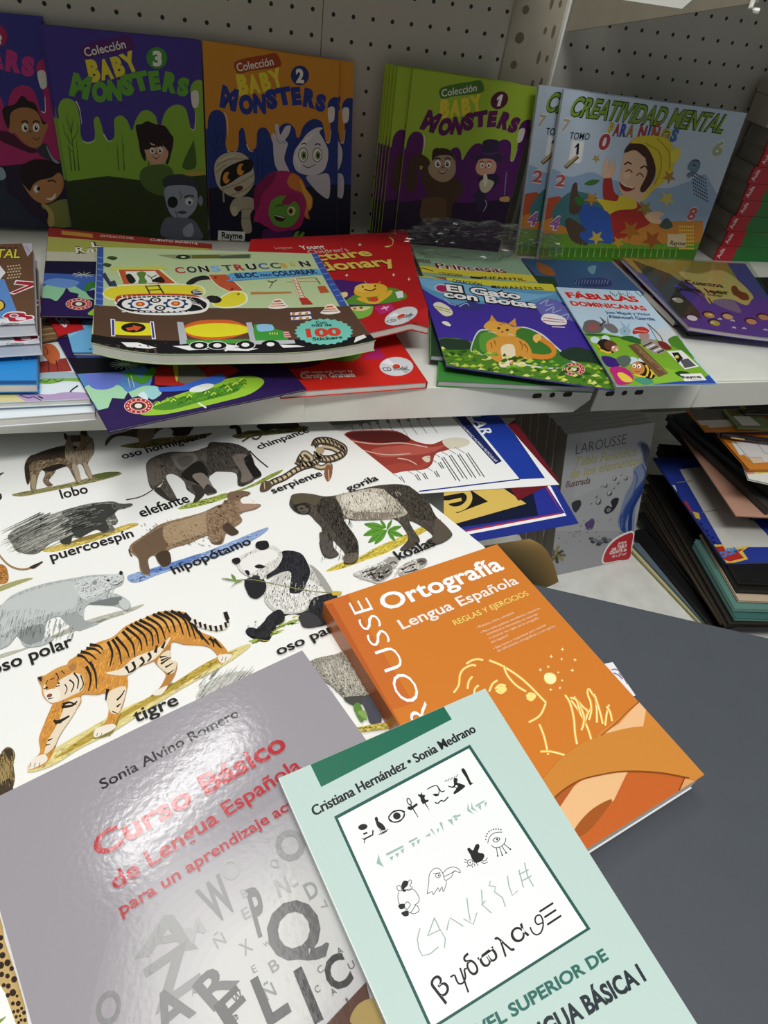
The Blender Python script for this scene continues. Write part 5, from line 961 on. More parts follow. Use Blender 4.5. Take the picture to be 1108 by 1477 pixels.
s.W([(c, XC[i], 208-i*3.3, XC[i]+WC[i], 206-i*3.3, 34) for i, c in enumerate('CONSTRUCCIÓN')], 'e8ead0', .08)
for i, c in enumerate('CONSTRUCCIÓN'): s.T(c, (XC[i], 208-i*3.3), (XC[i]+WC[i], 206-i*3.3), 34, ('b04a44', '3a3a44', '26262a', '7ab0d4', '3a5a44', 'a83a34', '26262a', '4a6a9a', '3a5a44', 'd0a83a', 'c8c05a', '26262a')[i], .045)
s.P('-20,220 20,208 490,185 520,215 40,250 -15,252 18,236', '5fa4d4').T('BLOC', (44, 236), (168, 230), 28, '1c2a4a', .04).T('PARA', (180, 228), (242, 224), 16, '1c2a4a', .03).T('COLOREAR', (250, 226), (492, 210), 30, '1c2a4a', .04)
s.P('120,310 345,308 348,318 122,324', 'b9824a').L('215,250 240,258 265,245', 4, '4a4a3a').L('225,262 220,300', 3, 'e8ead8').L('245,258 222,292', 4, '4a5a44').P('345,238 375,236 425,345 385,345', 'e4dcc2').L('352,240 395,345', 4, 'b0683a').L('372,240 420,345', 4, 'b0683a')
for i in range(6): s.L([(354+i*8, 246+i*17), (386+i*7, 258+i*16)], 3, 'b0683a')
s.L('320,255 500,250', 6, 'd8c4a0').L('350,238 480,232', 3, 'd8c4a0').P('388,348 430,345 465,380 405,382', 'b8342c').P('488,280 530,276 555,312 505,318', 'b85a34').L('480,235 505,270', 4, '4a5a44')
for x, y in ((270, 380), (558, 410)): s.S([(x-52, y+18), (x-35, y-2), (x-18, y-28), (x+18, y-30), (x+45, y-2), (x+56, y+14), (x, y+24)], 'f2efe6').P([(x-42, y+12), (x-18, y-22), (x+14, y-24), (x+46, y+8)], 'c85a34').L([(x-26, y-8), (x+26, y-12)], 7, 'f2e4d0').L([(x-36, y+4), (x+40, y)], 7, 'f2e4d0')
s.P('332,420 450,415 465,460 350,470', '3a3c7a')
for i in range(2): s.P([(338+i*4, 424+i*26), (448+i*5, 418+i*25), (454+i*5, 432+i*25), (342+i*4, 440+i*26)], 'f2efe6'); [s.P([(350+j*36+i*4, 424+i*26), (368+j*36+i*4, 422+i*26), (362+j*36+i*4, 438+i*25), (346+j*36+i*4, 440+i*25)], 'c8823a') for j in range(3)]
s.P([(524+(163 if k % 2 else 150)*math.cos(k*.1309), 531+(74 if k % 2 else 67)*math.sin(k*.1309)) for k in range(48)], '74c8b8')
s.T('Con', (482, 489), (540, 486), 17, '1c3a3a', .03).T('más de', (458, 503), (568, 499), 16, '1c3a3a', .03).T('100', (430, 560), (624, 548), 45, 'd0402c', .05).T('Stickers', (462, 580), (628, 568), 18, '1c3a3a', .03)
s.P('700,560 745,545 760,560 690,590', 'e8e8e4')
book(s, .0105, 'green and brown coloring pad with a digger and cement truck, topmost on the shelf', cat='coloring book', spine=None, page='dcd9cf', material=M_PRINT)

# ------------------------------------------------------------------ lying right of the dictionary
s = Sheet([onz(p, -.3545) for p in ((640, 415), (800, 425), (860, 559), (632, 549))], '3f8a3c')
book(s, .0070, 'thick white book with green spine, lowest under the fairy tale book', spine=3, spine_col='4a9a44', page='c9c8cc')
s = Sheet([onz(p, -.3475) for p in ((622, 385), (800, 400), (850, 535), (622, 512))], '26402a')
book(s, .0065, 'second green spined book lying set back on the lowest one', spine=3, spine_col='4a9a44', page='c9c8cc')
s = Sheet([onz(p, -.3430) for p in ((592, 352), (745, 366), (800, 440), (628, 440))], '8aa88c'); s.cr(570, 300, .20758)
s.P('100,395 985,470 1010,520 135,440', 'd6c63c').T('Cuentos', (100, 372), (250, 385), 36, '4a2a2a', .02).T('Princesas', (290, 418), (780, 452), 40, 'f0e8e0', .06).T('Princesas', (290, 418), (780, 452), 40, '6a1a22', .02)
s.T('COLECCIÓN', (310, 462), (470, 478), 17, '1a1a14', .02).T('INFANTIL', (610, 490), (910, 506), 20, '1a1a14', .02).P('520,474 605,482 600,494 525,488', '1a1a14').L('150,412 200,420 265,440', 5, '3a2a14')
book(s, .0018, 'pale green story booklet with a yellow band, behind the purple fairy tale book', spine=None)
gz = -.3395
GQ = [onz((603, 398), gz), onz((797, 410), gz), onz((890, 557), gz-.0015), onz((644.6, 523.6), gz-.0015)]
s = Sheet(GQ, '43309a', curl=lambda u, v: -.003*(v**3)); s.cr(600, 370, .20758)
s.S('0,140 500,150 1000,230 1100,330 900,300 860,350 700,330 560,330 420,330 300,340 100,260', '5f9ac4').S('20,150 400,200 800,260 960,260 700,320 400,300 100,230', '79b4d8').S('280,350 380,310 470,350 420,370 340,365', '3a3a80').P('820,330 900,290 980,300 1100,400 1120,460 1020,430 960,400 880,420', '6a6ab8')
for p in ('860,330 920,300 900,340 960,330', '900,380 960,350 950,390 1010,370', '1000,420 1060,400 1050,440', '300,350 350,325 370,345', '200,300 240,330 280,340'): s.L(p, 7, 'b8c4e8', taper=.5)
s.P('-5,85 400,120 960,190 985,245 600,215 20,140', 'd6cf3c').P('50,112 210,148 215,165 60,132', '9a4a3a').T('COLECCIÓN', (255, 180), (460, 208), 22, '1a1a14', .02).T('INFANTILES', (560, 222), (890, 232), 22, '1a1a14', .02).P('525,202 556,206 552,222 522,216', '1a1a14')
s.E(180, 222, 50, 28, 'e8d8e8', 10).E(182, 223, 44, 24, 'a82a5a', 10)
s.T('El Gato', (212, 242), (738, 300), 52, '16161e', .10).T('con Botas', (190, 282), (846, 365), 50, '16161e', .10).T('El Gato', (216, 240), (734, 297), 46, 'f6f4f2', .035).T('con Botas', (194, 280), (842, 361), 44, 'f6f4f2', .035)
s.S('120,335 160,318 220,345 255,385 245,410 200,415 150,375', 'e6e2cc').L('130,345 240,375', 6, '8aa03a').L('140,362 245,392', 6, 'c8a83a').S('180,455 215,452 242,475 235,485 200,475', 'f0ead8').S('870,430 900,400 980,405 1040,435 1045,470 1000,478 930,475 885,455', 'f2eef0').L('880,425 1030,445', 5, 'b04a6a').L('880,445 1040,460', 5, 'b04a6a').L('945,488 1035,492', 7, 'e8d8dc')
s.P('130,580 200,565 300,570 380,590 700,640 1000,690 1100,700 1300,705 1500,960 900,960 220,760', '4f7f24').S('150,590 200,570 280,575 360,585 390,640 300,650 180,640', '243a2a').S('1020,660 1100,640 1200,660 1250,720 1100,720', '243a2a')
s.P('1000,690 1420,690 1500,960 950,960', '4f7f24').S('385,665 390,600 430,520 490,505 600,520 700,490 780,495 880,540 960,610 1060,700 1120,760 900,780 600,720 480,690', 'dcdce8').S('392,665 398,600 435,530 490,513 600,530 700,500 780,503 870,548 950,615 1050,705 1100,760 900,770 600,715 480,685', '3f7a2a').S('440,560 490,525 600,540 560,640 460,660', '5a9a3a')
# a plain tabby sitting on the hill
s.S('490,640 500,590 560,560 600,545 660,545 720,570 770,600 800,650 810,710 760,740 640,745 540,720', 'dc9a3c').S('590,640 630,610 680,620 690,690 660,735 610,730', 'f2e2c0').S('505,450 540,440 570,455 620,462 680,490 740,490 700,515 690,545 640,560 570,550 520,520 470,490', 'e6aa44').P('510,452 525,405 560,450', 'dc9a3c').P('640,470 690,430 700,490', 'dc9a3c').E(575, 500, 11, 8, '2a3a1a').E(635, 512, 11, 8, '2a3a1a').S('590,520 610,522 600,532', 'a84a3a').L('560,530 500,525', 3, 'f6ecd8').L('640,540 700,552', 3, 'f6ecd8').L('575,470 600,478', 5, '9a5a1a').L('590,460 625,470', 5, '9a5a1a')
s.L('800,690 880,700 940,690 960,660 940,620 880,580 840,560', 34, 'e08a2c').L('850,590 830,565 870,560', 40, 'f0c060')
for p in ('720,590 740,620 735,650', '750,610 775,640 770,670', '520,600 530,640', '545,585 555,620'): s.L(p, 10, '9a5a1a', taper=.6)
s.S('580,735 640,735 650,765 590,770', 'f2e2c0').S('680,740 750,735 760,765 690,772', 'f2e2c0')
for i in range(170):
    x = random.uniform(170, 1360); y = 690+(x-170)*.12+random.uniform(-60, 110); w_ = random.uniform(14, 34)
    s.add([(x-w_, y+6), (x, y-12), (x+w_, y+4), (x, y+12)], [(0, 1, 2), (0, 2, 3)], random.choice(('b9cc4a', '7fae34', '3c6a1c', '2f5518', 'd9e07a', '5a8a2a')), 20+i % 6)
s.level(); s.cr(780, 340, .29603); s.S('90,575 150,545 210,550 260,570 330,640 250,620 150,610', '22382a').level(); badge(s, 160, 652, 56, 32)
book(s, .0018, 'purple fairy tale booklet with a yellow band and green hill at the shelf edge', spine=None, page='f0efe8')
fz = -.3355
FQ2 = [onz((802, 414), fz), onz((922, 420), fz), onz((1034.6, 556), fz-.004), onz((890, 556), fz-.0015)]
s = Sheet(FQ2, 'c2dcee'); s.cr(800, 400, .23466)
s.P('160,330 300,340 440,370 700,390 800,440 1020,680 380,680 100,430', '7fb52e').P('180,345 300,350 420,370 540,395 480,380 340,365 200,360', '2f6a2a').S('620,340 660,305 720,320 740,370 700,430 660,420', 'd6dadd').S('700,380 760,360 800,420 860,500 800,460 720,420', '4f8a2a').S('400,370 470,360 540,390 520,410 440,390', '2f6a2a')
s.P('600,660 760,640 900,625 950,600 1010,670 800,690 560,690', '2c4ea8').S('480,540 700,560 900,620 760,640 560,640', '8ec43c').S('740,590 780,575 830,590 800,620', '1f4a24')
s.T('FÁBULAS', (85, 124), (525, 152), 40, 'd02a24', .05, 'f4e4e0', .025)
s.T('DOMINICANAS', (108, 172), (572, 204), 32, 'd02a24', .045, 'f4e4e0', .025)
s.T('Juan Miguel y Víctor', (318, 222), (596, 236), 20, '3a5f8a', .03).T('Alancurí García', (336, 250), (622, 266), 24, '2a4a7a', .03)
for i in range(16): x = 340+i*13; s.L([(x, 85+i % 4*10), (x+8, 100+i % 3*10)], 5, '4a7a6a')
s.S('175,300 190,270 240,262 290,285 305,310 280,340 210,345 175,325', '6e6866').S('205,300 240,285 270,300 250,325 215,325', '9a5a5a').S('300,290 350,285 390,320 385,342 350,340 310,310', '7a7478').P('305,290 275,240 320,275', '6a646a').P('325,280 325,235 335,290', '6a646a').L('280,300 300,280', 8, '2a2624').S('400,320 430,305 470,325 460,350 430,358 405,345', '9ec0d0').P('425,310 400,265 445,305', '9ec0d0').P('445,308 458,272 460,312', '9ec0d0').E(430, 330, 5, 4, '222222')
s.S('480,330 500,310 545,305 580,325 570,345 520,345 485,350', 'c8342c').L('490,325 570,335', 5, 'e8b8a8').S('520,350 570,345 585,365 560,385 530,380', 'b8908a').S('530,400 560,375 620,390 660,430 680,460 620,470 580,450', 'a89a92')
for i in range(5): s.L([(545+i*22, 425+i*10), (600+i*18, 400+i*12)], 8, '2a2626' if i % 2 == 0 else 'f2efec')
s.L('570,285 620,330 655,370 665,400', 5, '4a3a34').L('575,290 640,400', 3, '6a5a54').S('635,395 680,400 720,440 680,445 650,425', '7a2a24')
for (x, y, sc) in ((320, 425, 1), (535, 570, 1.15)):
    s.E(x-70*sc+(30 if sc > 1 else 0), y-40*sc-(10 if sc > 1 else 0), 38*sc*.8, 20*sc, 'cfe4f0', 15).E(x-5*sc+(15 if sc > 1 else 0), y-48*sc, 26*sc, 20*sc, 'dcecf4', 20)
    s.E(x, y, 60*sc, 42*sc, '241a14', 25).L([(x-40*sc, y+20*sc), (x+5*sc, y+38*sc), (x+30*sc, y+35*sc)], 13*sc, 'ecc83c').L([(x-55*sc, y-10*sc), (x-40*sc, y+12*sc)], 10*sc, 'ecc83c')
s.E(345, 420, 42, 30, '6a3a2a', 20).E(372, 440, 24, 20, 'd8a080').E(360, 430, 7, 7, 'ffffff').E(382, 446, 6, 6, 'ffffff')
s.E(510, 560, 46, 38, 'd08a44', 20).E(490, 545, 12, 13, 'ffffff').E(520, 548, 12, 13, 'ffffff').E(488, 548, 5, 6, '1a1a1a').E(517, 551, 5, 6, '1a1a1a').L('495,575 510,582 525,578', 4, '5a2a14').S('585,560 610,580 618,610 590,630 560,620', '241a14').L('560,540 575,570 565,610', 12, 'ecc83c').L('590,565 600,590 590,620', 11, 'ecc83c').L('600,580 615,600', 9, 'ecc83c')
s.P('450,420 510,405 700,590 640,615', '7a5a3c').L('470,425 660,600', 5, '5a4028').L('500,420 690,590', 4, 'a88a64').T('Vol. 1', (500, 445), (640, 570), 26, '9a7a54', .02)
s.S('290,485 350,490 400,520 390,550 330,550 300,520', '3a1f7a').S('340,560 420,552 480,600 470,650 390,660 360,610', 'c0287a').S('385,595 420,588 475,625 470,645 420,640', 'ecd04a').S('380,500 440,480 470,510 440,550 400,540', '5a6a64').S('490,630 540,615 610,640 560,660', '4a9a80')
s.P('688,455 780,450 890,550 800,568', 'f4f4ee').P('720,465 760,462 790,500 760,530', '1e1c1c').P('770,510 820,500 870,545 800,560', '5a5a60').E(752, 490, 12, 10, 'e8d84a').P('770,595 900,590 935,632 800,640', 'f6f6f2').T('Rayme', (790, 622), (905, 618), 22, '1a1a1a', .04).T('ediciones', (850, 632), (910, 629), 8, '666666')
book(s, .0018, 'pale blue and green fable booklet with two bees, at the shelf joint', spine=None, page='eef0ee')
# right bay, lying
s = Sheet([onz(p, -.3555) for p in ((752, 372), (893, 378), (935, 424), (800, 425))], '3a5a84'); s.cr(780, 340, .29603)
s.P('-40,100 120,90 420,140 400,170 420,260 60,250', '38587f').S('-20,130 40,150 70,180 60,195 0,180', '9a5a30').S('230,155 270,145 260,185 240,180', '6a90a0').S('170,215 300,205 350,230 320,250 200,245', '2a3a6a')
for i in range(12): s.L([(170+i*14, 235), (176+i*14, 215)], 3, '7a8ab8')
book(s, .003, 'dark blue booklet lying behind the pale blue fable booklet', spine=None)
s = Sheet([onz(p, -.351) for p in ((884, 374), (930, 376), (1010, 455), (975, 462))], '5a2420'); s.cr(880, 360, .20578)
s.P('60,60 140,60 260,200 200,270', '55646a').P('190,220 240,210 480,470 400,440', '8a2c28').P('460,480 520,485 525,515 465,510', 'e8e8e8').L('250,300 300,330', 8, 'd8c0a0').L('380,400 420,430', 8, 'd8c0a0')
book(s, .009, 'book with a dark red patterned cover, wedged left of the plastic wrapped book', spine=None, page='d8d4cc')
for i, (dz, dx) in enumerate(((0, 0), (.0045, 4), (.009, -3))):
    s = Sheet([onz(p, -.3565+dz) for p in ((925+dx, 400), (1180+dx, 400), (1180+dx, 482-i*2), (994+dx, 480-i*2))], '1d1c1e')
    book(s, .0042, ('black booklet on the white right shelf, bottom of its small pile', 'black booklet in the middle of the small pile on the right', 'black booklet just below the plastic wrapped book')[i], spine=None, page='4a494a')
kz = -.3405
s = Sheet([onz((898, 372), kz), onz((1075, 380), kz), onz((1150, 487), kz), onz((995, 471), kz)], '5a4aa0', curl=lambda u, v: -.003*v*v*math.sin(3.1*u)); s.cr(880, 360, .20578)
s.P('60,40 800,60 900,220 560,230 200,160', 'a89a4a').P('150,70 420,170 640,330 700,480 500,480', '3f4234').S('480,160 620,170 800,150 1000,320 960,390 850,350 760,350 700,380 640,300', 'd8c878').S('440,250 560,290 700,380 760,350 860,360 960,390 1020,340 1200,380 1200,620 700,600 620,430', '5a4aa8').S('720,370 780,345 870,360 920,440 850,430', '8a80a0')
s.T('Cuentos', (540, 240), (800, 268), 40, '2a221a', .03).T('para leer', (470, 285), (850, 318), 44, '2a221a', .03).T('y soñar', (650, 318), (800, 335), 26, '3a2a1a', .02).S('850,265 880,255 910,290 960,310 975,350 930,355 890,330 860,310', '8a3a24').L('690,340 715,380', 8, '2a241e')
for x, y, c in ((690, 455, 'e0b040'), (820, 465, 'e8c090'), (985, 500, 'e8a878'), (1070, 470, 'd8a070'), (470, 350, 'b8b09a'), (730, 510, 'c8b84a'), (570, 475, 'f0f0f0')): s.E(x, y, 46, 24, '2a1f3a', 12).E(x+6, y+6, 38, 18, c, 12)
for x, y in ((770, 490), (860, 500), (870, 550), (940, 555), (450, 350), (720, 515), (1090, 565), (700, 460), (560, 470)): s.L([(x-14, y), (x, y-5), (x+14, y+3)], 8, 'f4efe8')
kb = book(s, .006, 'purple story book with children faces in a plastic sleeve, right shelf', spine=None)

# ------------------------------------------------------------------ red spined stack at the right edge
M_SPINE = mat('red_spine_cloth', rough=.4, attr=True)
x0, y0 = .846, .914
zz = ZS+.0005
G_R = 'red spined reference books in one stack'
for i in range(8):
    th_ = .0235 if i < 7 else .026; dx = (.0, .003, -.002, .004, .001, -.003, .002, 0)[i]
    lab = ('red spined book at the bottom of the stack', 'red spined book second from the bottom of the stack', 'red spined book third from the bottom of the stack', 'red spined book fourth from the bottom of the stack', 'red spined book fourth from the top of the stack', 'red spined book third from the top of the stack', 'red spined book second from the top of the stack', 'red spined book on top of the stack, under the grey box')[i]
    r = empty('reference_book', Vector((x0+.12, y0+.04, Z(zz))), lab, 'book', G_R)
    a_, b_2 = x0+dx, x0+.24
    build('page_block', box(a_+.001, b_2-.002, y0+.002, WY-.016, Z(zz+.001), Z(zz+th_-.001), '8f887c'), M_PAGES, r)
    build('cover', box(a_, b_2, y0+.0025, WY-.014, Z(zz+th_-.001), Z(zz+th_-.0002), '8a8478')+box(a_, b_2, y0+.0025, WY-.014, Z(zz), Z(zz+.001), '8a8478'), M_SPINE, r)
    build('spine', box(a_, b_2, y0-.001, y0+.002, Z(zz), Z(zz+th_-.0002), 'c0182c'), M_SPINE, r)
    gx = a_+.033+(7-i)*.001
    s = Sheet([Vector((a_, y0-.001, Z(zz+th_-.0002))), Vector((b_2, y0-.001, Z(zz+th_-.0002))), Vector((b_2, y0-.001, Z(zz))), Vector((a_, y0-.001, Z(zz)))], 'c0182c', nrm=Vector((0, -1, 0)))
    a = proj(s.q[0]); p = proj(s.q[0]+Vector((.012, 0, -.017))); q = proj(s.q[0]+Vector((.017, 0, -.004)))
    if i < 5: s.P([tuple(proj(s.q[0]+Vector(v))) for v in ((.036, 0, 0), (.2, 0, 0), (.2, 0, -th_), (.036, 0, -th_))], '1f7a34')
    s.T('Aula', tuple(proj(s.q[0]+Vector((.010, 0, -.020)))), tuple(proj(s.q[0]+Vector((.0125, 0, -.004)))), 5, 'f0e0e0', .02)
    build('spine_label', s.art(), M_SPINE, r)
    zz += th_+.0003
bx = empty('cardboard_box', Vector((x0+.11, y0+.04, Z(zz))), 'pale grey box lying on top of the red spined stack', 'box')
bevel(build('box_body', box(x0-.012, x0+.22, y0+.004, WY-.014, Z(zz), Z(zz+.036)), mat('grey_card', 'a39c8e', .8, noise=.06), bx), .001)
build('box_lid', box(x0-.013, x0+.221, y0+.003, WY-.013, Z(zz+.0365), Z(zz+.052)), bpy.data.materials['grey_card'], bx)
s = Sheet([Vector((x0+.03, WY-.014, Z(zz+.056))), Vector((x0+.25, WY-.014, Z(zz+.056))), Vector((x0+.25, y0+.01, Z(zz+.056))), Vector((x0+.03, y0+.01, Z(zz+.056)))], '5a2420')
book(s, .0038, 'dark red booklet lying over the pale grey box at the right edge', spine=None)

# ------------------------------------------------------------------ clear plastic bag
def clear(name, k=.985):
    M = bpy.data.materials.new(name); M.use_nodes = True; nt = M.node_tree; out = nt.nodes['Material Output']
    for n in list(nt.nodes):
        if n != out: nt.nodes.remove(n)
    t = nt.nodes.new('ShaderNodeBsdfTransparent'); t.inputs[0].default_value = (k, k, k, 1); g = nt.nodes.new('ShaderNodeBsdfGlossy'); g.inputs['Roughness'].default_value = .12
    l = nt.nodes.new('ShaderNodeLayerWeight'); l.inputs[0].default_value = .25; r = nt.nodes.new('ShaderNodeMapRange'); r.inputs[3].default_value = .03; r.inputs[4].default_value = .30
    m_ = nt.nodes.new('ShaderNodeMixShader'); nt.links.new(l.outputs['Fresnel'], r.inputs[0]); nt.links.new(r.outputs[0], m_.inputs[0]); nt.links.new(t.outputs[0], m_.inputs[1]); nt.links.new(g.outputs[0], m_.inputs[2]); nt.links.new(m_.outputs[0], out.inputs[0]); return M
M_BAG = clear('clear_plastic')
def bag():
    import bmesh
    from mathutils import noise
    c = Vector((.405, .865, Z(-.331))); bm = bmesh.new(); bmesh.ops.create_icosphere(bm, subdivisions=5, radius=1)
    for v in bm.verts:
        p = v.co.copy(); n = noise.fractal(p*1.6+Vector((3, 1, 7)), .6, 2.2, 4)*.5+abs(noise.noise(p*4))*.45
        q = Vector((p.x*.115, p.y*.034, p.z*.026))*(1+n*.7); v.co = q
    zmin = min(v.co.z for v in bm.verts)
    for v in bm.verts:
        if v.co.z < -.008: v.co.z = -.008
    me = bpy.data.meshes.new('plastic_bag'); bm.to_mesh(me); bm.free()
    o = bpy.data.objects.new('plastic_bag', me); COL.objects.link(o); o.location = c; me.materials.append(M_BAG)
    tag(o, 'crumpled clear plastic bag in front of the lime monster book', 'bag')
bag()
# clear sleeve around the purple story book
s = Sheet([onz((893, 370), kz+.0012), onz((1080, 377), kz+.0012), onz((1156, 491), kz+.0012), onz((994, 476), kz+.0012)], 'ffffff', curl=lambda u, v: -.003*v*v*math.sin(3.1*u))
build('plastic_sleeve', s.slab(s.out, -.0003, 0, 'ffffff'), M_BAG, kb)

# ------------------------------------------------------------------ grey science books on the base shelf
bl, br_ = onz((793, 832), ZL+.0006), onz((909, 806), ZL+.0006)
e = (br_-bl); back = Vector((-e.y, e.x, 0)).normalized(); upv = (Vector((0, 0, .208))+back*.071)
s = Sheet([bl+upv, br_+upv, br_, bl], 'a9aaac'); s.cr(740, 580, .33213)
s.P('130,560 540,560 520,690 170,760', 'a0a1a3').P('300,140 640,80 560,300 260,420', 'b0b1b3')
s.T('LAROUSSE', (272, 228), (490, 180), 44, '55575c', -.008)
s.T('Tabla Periódica', (266, 280), (535, 232), 40, 'aaa463', .01, shear=.12).T('de los elementos', (246, 334), (556, 268), 40, 'aaa463', .01, shear=.12).T('Ilustrada', (228, 372), (334, 352), 28, '6a4a4a', .015, shear=.15)
for x, y, r in ((372, 432, 15), (420, 395, 14), (402, 362, 11), (442, 332, 11), (490, 330, 11), (362, 408, 8), (456, 350, 8), (384, 365, 5), (438, 372, 6), (340, 440, 5), (470, 315, 5)): s.E(x, y, r*.8, r, '5c5f66', 20).E(x-1, y-2, r*.55, r*.75, 'b4b6ba', 20).E(x+r*.3, y+r*.3, r*.25, r*.35, '33363c')
s.S('540,180 560,168 590,190 608,250 600,310 585,360 550,420 530,470 525,550 500,568 470,560 455,520 470,460 490,400 520,340 525,290 560,260 555,210', '7d8aa8').S('590,310 560,390 520,450 490,520 490,565 470,555 465,500 500,430 540,370', '2f4a8c').S('555,180 585,190 600,250 590,300 570,260 565,220', '4a4f60').S('600,300 575,370 540,430 520,480 515,555 500,560 505,480 540,400', '243a7a').L('525,300 540,330 520,400 480,470 470,550', 6, '55689a').L('560,270 575,310 560,360', 5, '3a4a78')
s.S('396,470 410,450 430,455 425,430 445,415 460,420 450,450 430,475 405,485', '2c2e34').S('405,465 420,458 425,470 410,478', '7a7c84').S('312,530 330,515 345,505 355,520 345,550 325,555', '5a4a78').S('255,440 290,425 295,450 270,480', '3a3c42')
for i in range(26): a = i*.7; r = 6+i*1.4; s.E(186+r*1.1*math.cos(a), 664+r*.85*math.sin(a), 9, 7, ('6a6448', '8d865c', '4a4632')[i % 3], i*20, 8)
for i in range(40): x = random.uniform(160, 480); s.E(x, 600-(x-160)*.05+random.uniform(-80, 60), random.uniform(2, 6), 3, random.choice(('7a7b7e', '8d8e90', '6a6b70')), 0, 6)
for i in range(14): s.E(340+i*8, 605+random.uniform(-12, 12), 12, 8, random.choice(('55565c', '7a7b80', '3a3b42')), 0, 7)
s.S('388,700 395,650 430,600 480,570 524,562 520,625 510,682 450,692', 'f0eeee').S('395,695 402,650 436,606 482,578 520,570 514,625 505,678 450,688', 'bf3038')
s.T('¡Incluye', (455, 620), (492, 610), 12, 'f8eeee', .02).T('una TABLA', (428, 645), (494, 628), 15, 'f8eeee', .03).T('GIGANTE de', (418, 662), (492, 646), 14, 'f8eeee', .03).T('80 x 27 cm!', (430, 676), (490, 662), 11, 'f8eeee', .01)
L1 = book(s, .0085, 'grey science book with a blue water splash, front of the row on the base shelf', spine=3, spine_col='6a6258', page='cfcbc2')
G_L = 'grey science books behind the front one'
nb = -s.n*.0093; nb.z = 0; lb = nb.normalized()*.00895
for i in range(1, 15):
    d_ = dup(L1, lb*i+Vector((.0006*((i*7) % 5-2), 0, 0)), 'grey science book standing in the row behind the front one'); d_['group'] = G_L

# ------------------------------------------------------------------ folders and papers heaped on the base shelf, right
def folder(z, FL, BL, wid, col, label, th=.003, cat='folder', art=None, edge=None, name='folder', rel=None):
    a, b = onz(FL, z), onz(BL, z); d = (b-a); r = Vector((d.y, -d.x, 0)).normalized()
    s = Sheet([b, b+r*wid, a+r*wid, a], col)
    if art: art(s)
    return book(s, th, label, cat, None, name, spine=None, page=edge or 'b8b4aa', back=col)
zz = ZL+.0038
def boom(s):
    s.cr(850, 640, .23285)
    s.P('420,160 560,150 980,640 1150,620 1150,700 850,760 620,470', '2c3f9a').P('560,160 700,140 1100,560 1150,640 960,640 840,650', 'cfcfc6').L('700,425 800,410', 5, '8a8a84').L('540,240 640,230', 5, '8a8a84')
    s.P('480,250 530,258 545,295 500,290', 'e6e6e2').P('560,365 600,355 640,420 620,440', 'c2342c').P('640,420 680,430 690,470 660,460', 'd8b83a')
    for i in range(12): s.E(640+i*12+(i % 3)*14, 470+i*14, 12, 9, '1a2460', 30, 8)
    s.P('745,625 830,625 850,655 1000,630 950,665 985,715 870,745 830,740', 'e6c44a').P('770,640 830,635 850,668 960,650 925,672 960,708 870,730 840,720', 'b8302c').T('BOOM', (800, 715), (930, 668), 40, '3a8ad0', .06)
F_ = [
 (.0, (1012, 900), (908, 790), 'd8d29a', .0032, 'cream folder with a pale yellow rim, bottom of the right heap', 'e6e2c0'),
 (.004, (1022, 905), (912, 785), '6a7a84', .0035, 'blue grey folder second from the bottom of the right heap', '7f8d96'),
 (.008, (1032, 908), (914, 765), '1c1c1e', .008, 'thick black folder low in the right heap, above the blue grey one', '2a2826'),
 (.017, (1030, 880), (918, 740), '17181a', .006, 'black folder with a white paper tip, lower part of the right heap', '3a352e'),
 (.024, (1040, 890), (922, 725), '2a2622', .006, 'dark folder with brown edges in the lower part of the right heap', '5a4c3c'),
 (.031, (1042, 898), (926, 712), '2c2a26', .007, 'brown black folder with layered edges mid heap on the right', '6a5a46'),
 (.039, (1048, 900), (930, 698), '24221f', .007, 'dark brown folder mid heap, over the layered one', '584a3a'),
 (.047, (1055, 896), (934, 684), '1e1d1c', .008, 'black folder mid heap, under the grey green sheets', '4a4136'),
 (.056, (1062, 892), (1000, 785), '3f6a64', .006, 'teal folder showing along the lower right front of the heap', '7aa49a'),
 (.063, (1060, 878), (1003, 778), '5f8a80', .006, 'paler teal folder over the darker teal one', '8fb4a8'),
 (.070, (1066, 866), (1010, 770), 'c9b49a', .004, 'salmon beige paper sheaf over the teal folders', 'd8c4ae'),
 (.075, (1066, 850), (948, 648), '20201f', .008, 'black folder above the salmon beige sheaf', '3a362f'),
 (.084, (1068, 838), (950, 640), '1b1b1c', .008, 'black glossy folder right under the blue comic folder', '302d28'),
]
for dz, FL, BL, col, th, lab, ed in F_: folder(zz+dz+th, FL, BL, .30, col, lab, th-.0006, edge=ed, rel=0)
folder(zz+.0945, (1048, 812), (942, 660), .30, '2c3f9a', 'blue comic folder with a red star burst, in the middle of the heap', .003, art=boom)
for i, (dz, FL, BL, col, th, lab) in enumerate(((.106, (1088, 745), (962, 610), '222421', .008, 'dark folder above the blue comic folder, set back in the heap'), (.117, (1092, 735), (966, 608), '2c2e2b', .009, 'dark green black folder under the salmon card'), (.128, (1090, 728), (972, 606), '1d1f1e', .009, 'black folder directly under the salmon card'))): folder(zz+dz+th*.5, FL, BL, .26, col, lab, th, edge='3a3a34')
folder(zz+.140, (1062, 744), (975, 615), .22, 'c99a84', 'salmon pink card sticking out of the heap near its top', .0016, cat='paper', name='card')
folder(zz+.152, (1110, 735), (962, 598), .22, '4a4844', 'dark grey folder lying over the salmon pink card', .009, edge='4a4640')
folder(zz+.164, (1125, 720), (972, 598), .22, '2a3a3c', 'dark teal plastic folder below the orange trays', .008, edge='2a3436')
folder(zz+.176, (1125, 712), (1000, 596), .22, '26282a', 'dark folder right below the orange rimmed sheets', .008, edge='2a2c2c')
folder(zz+.188, (1145, 712), (1010, 596), .22, '4a8aa0', 'light teal folder corner at the right edge below the trays', .008, edge='5a96a8')
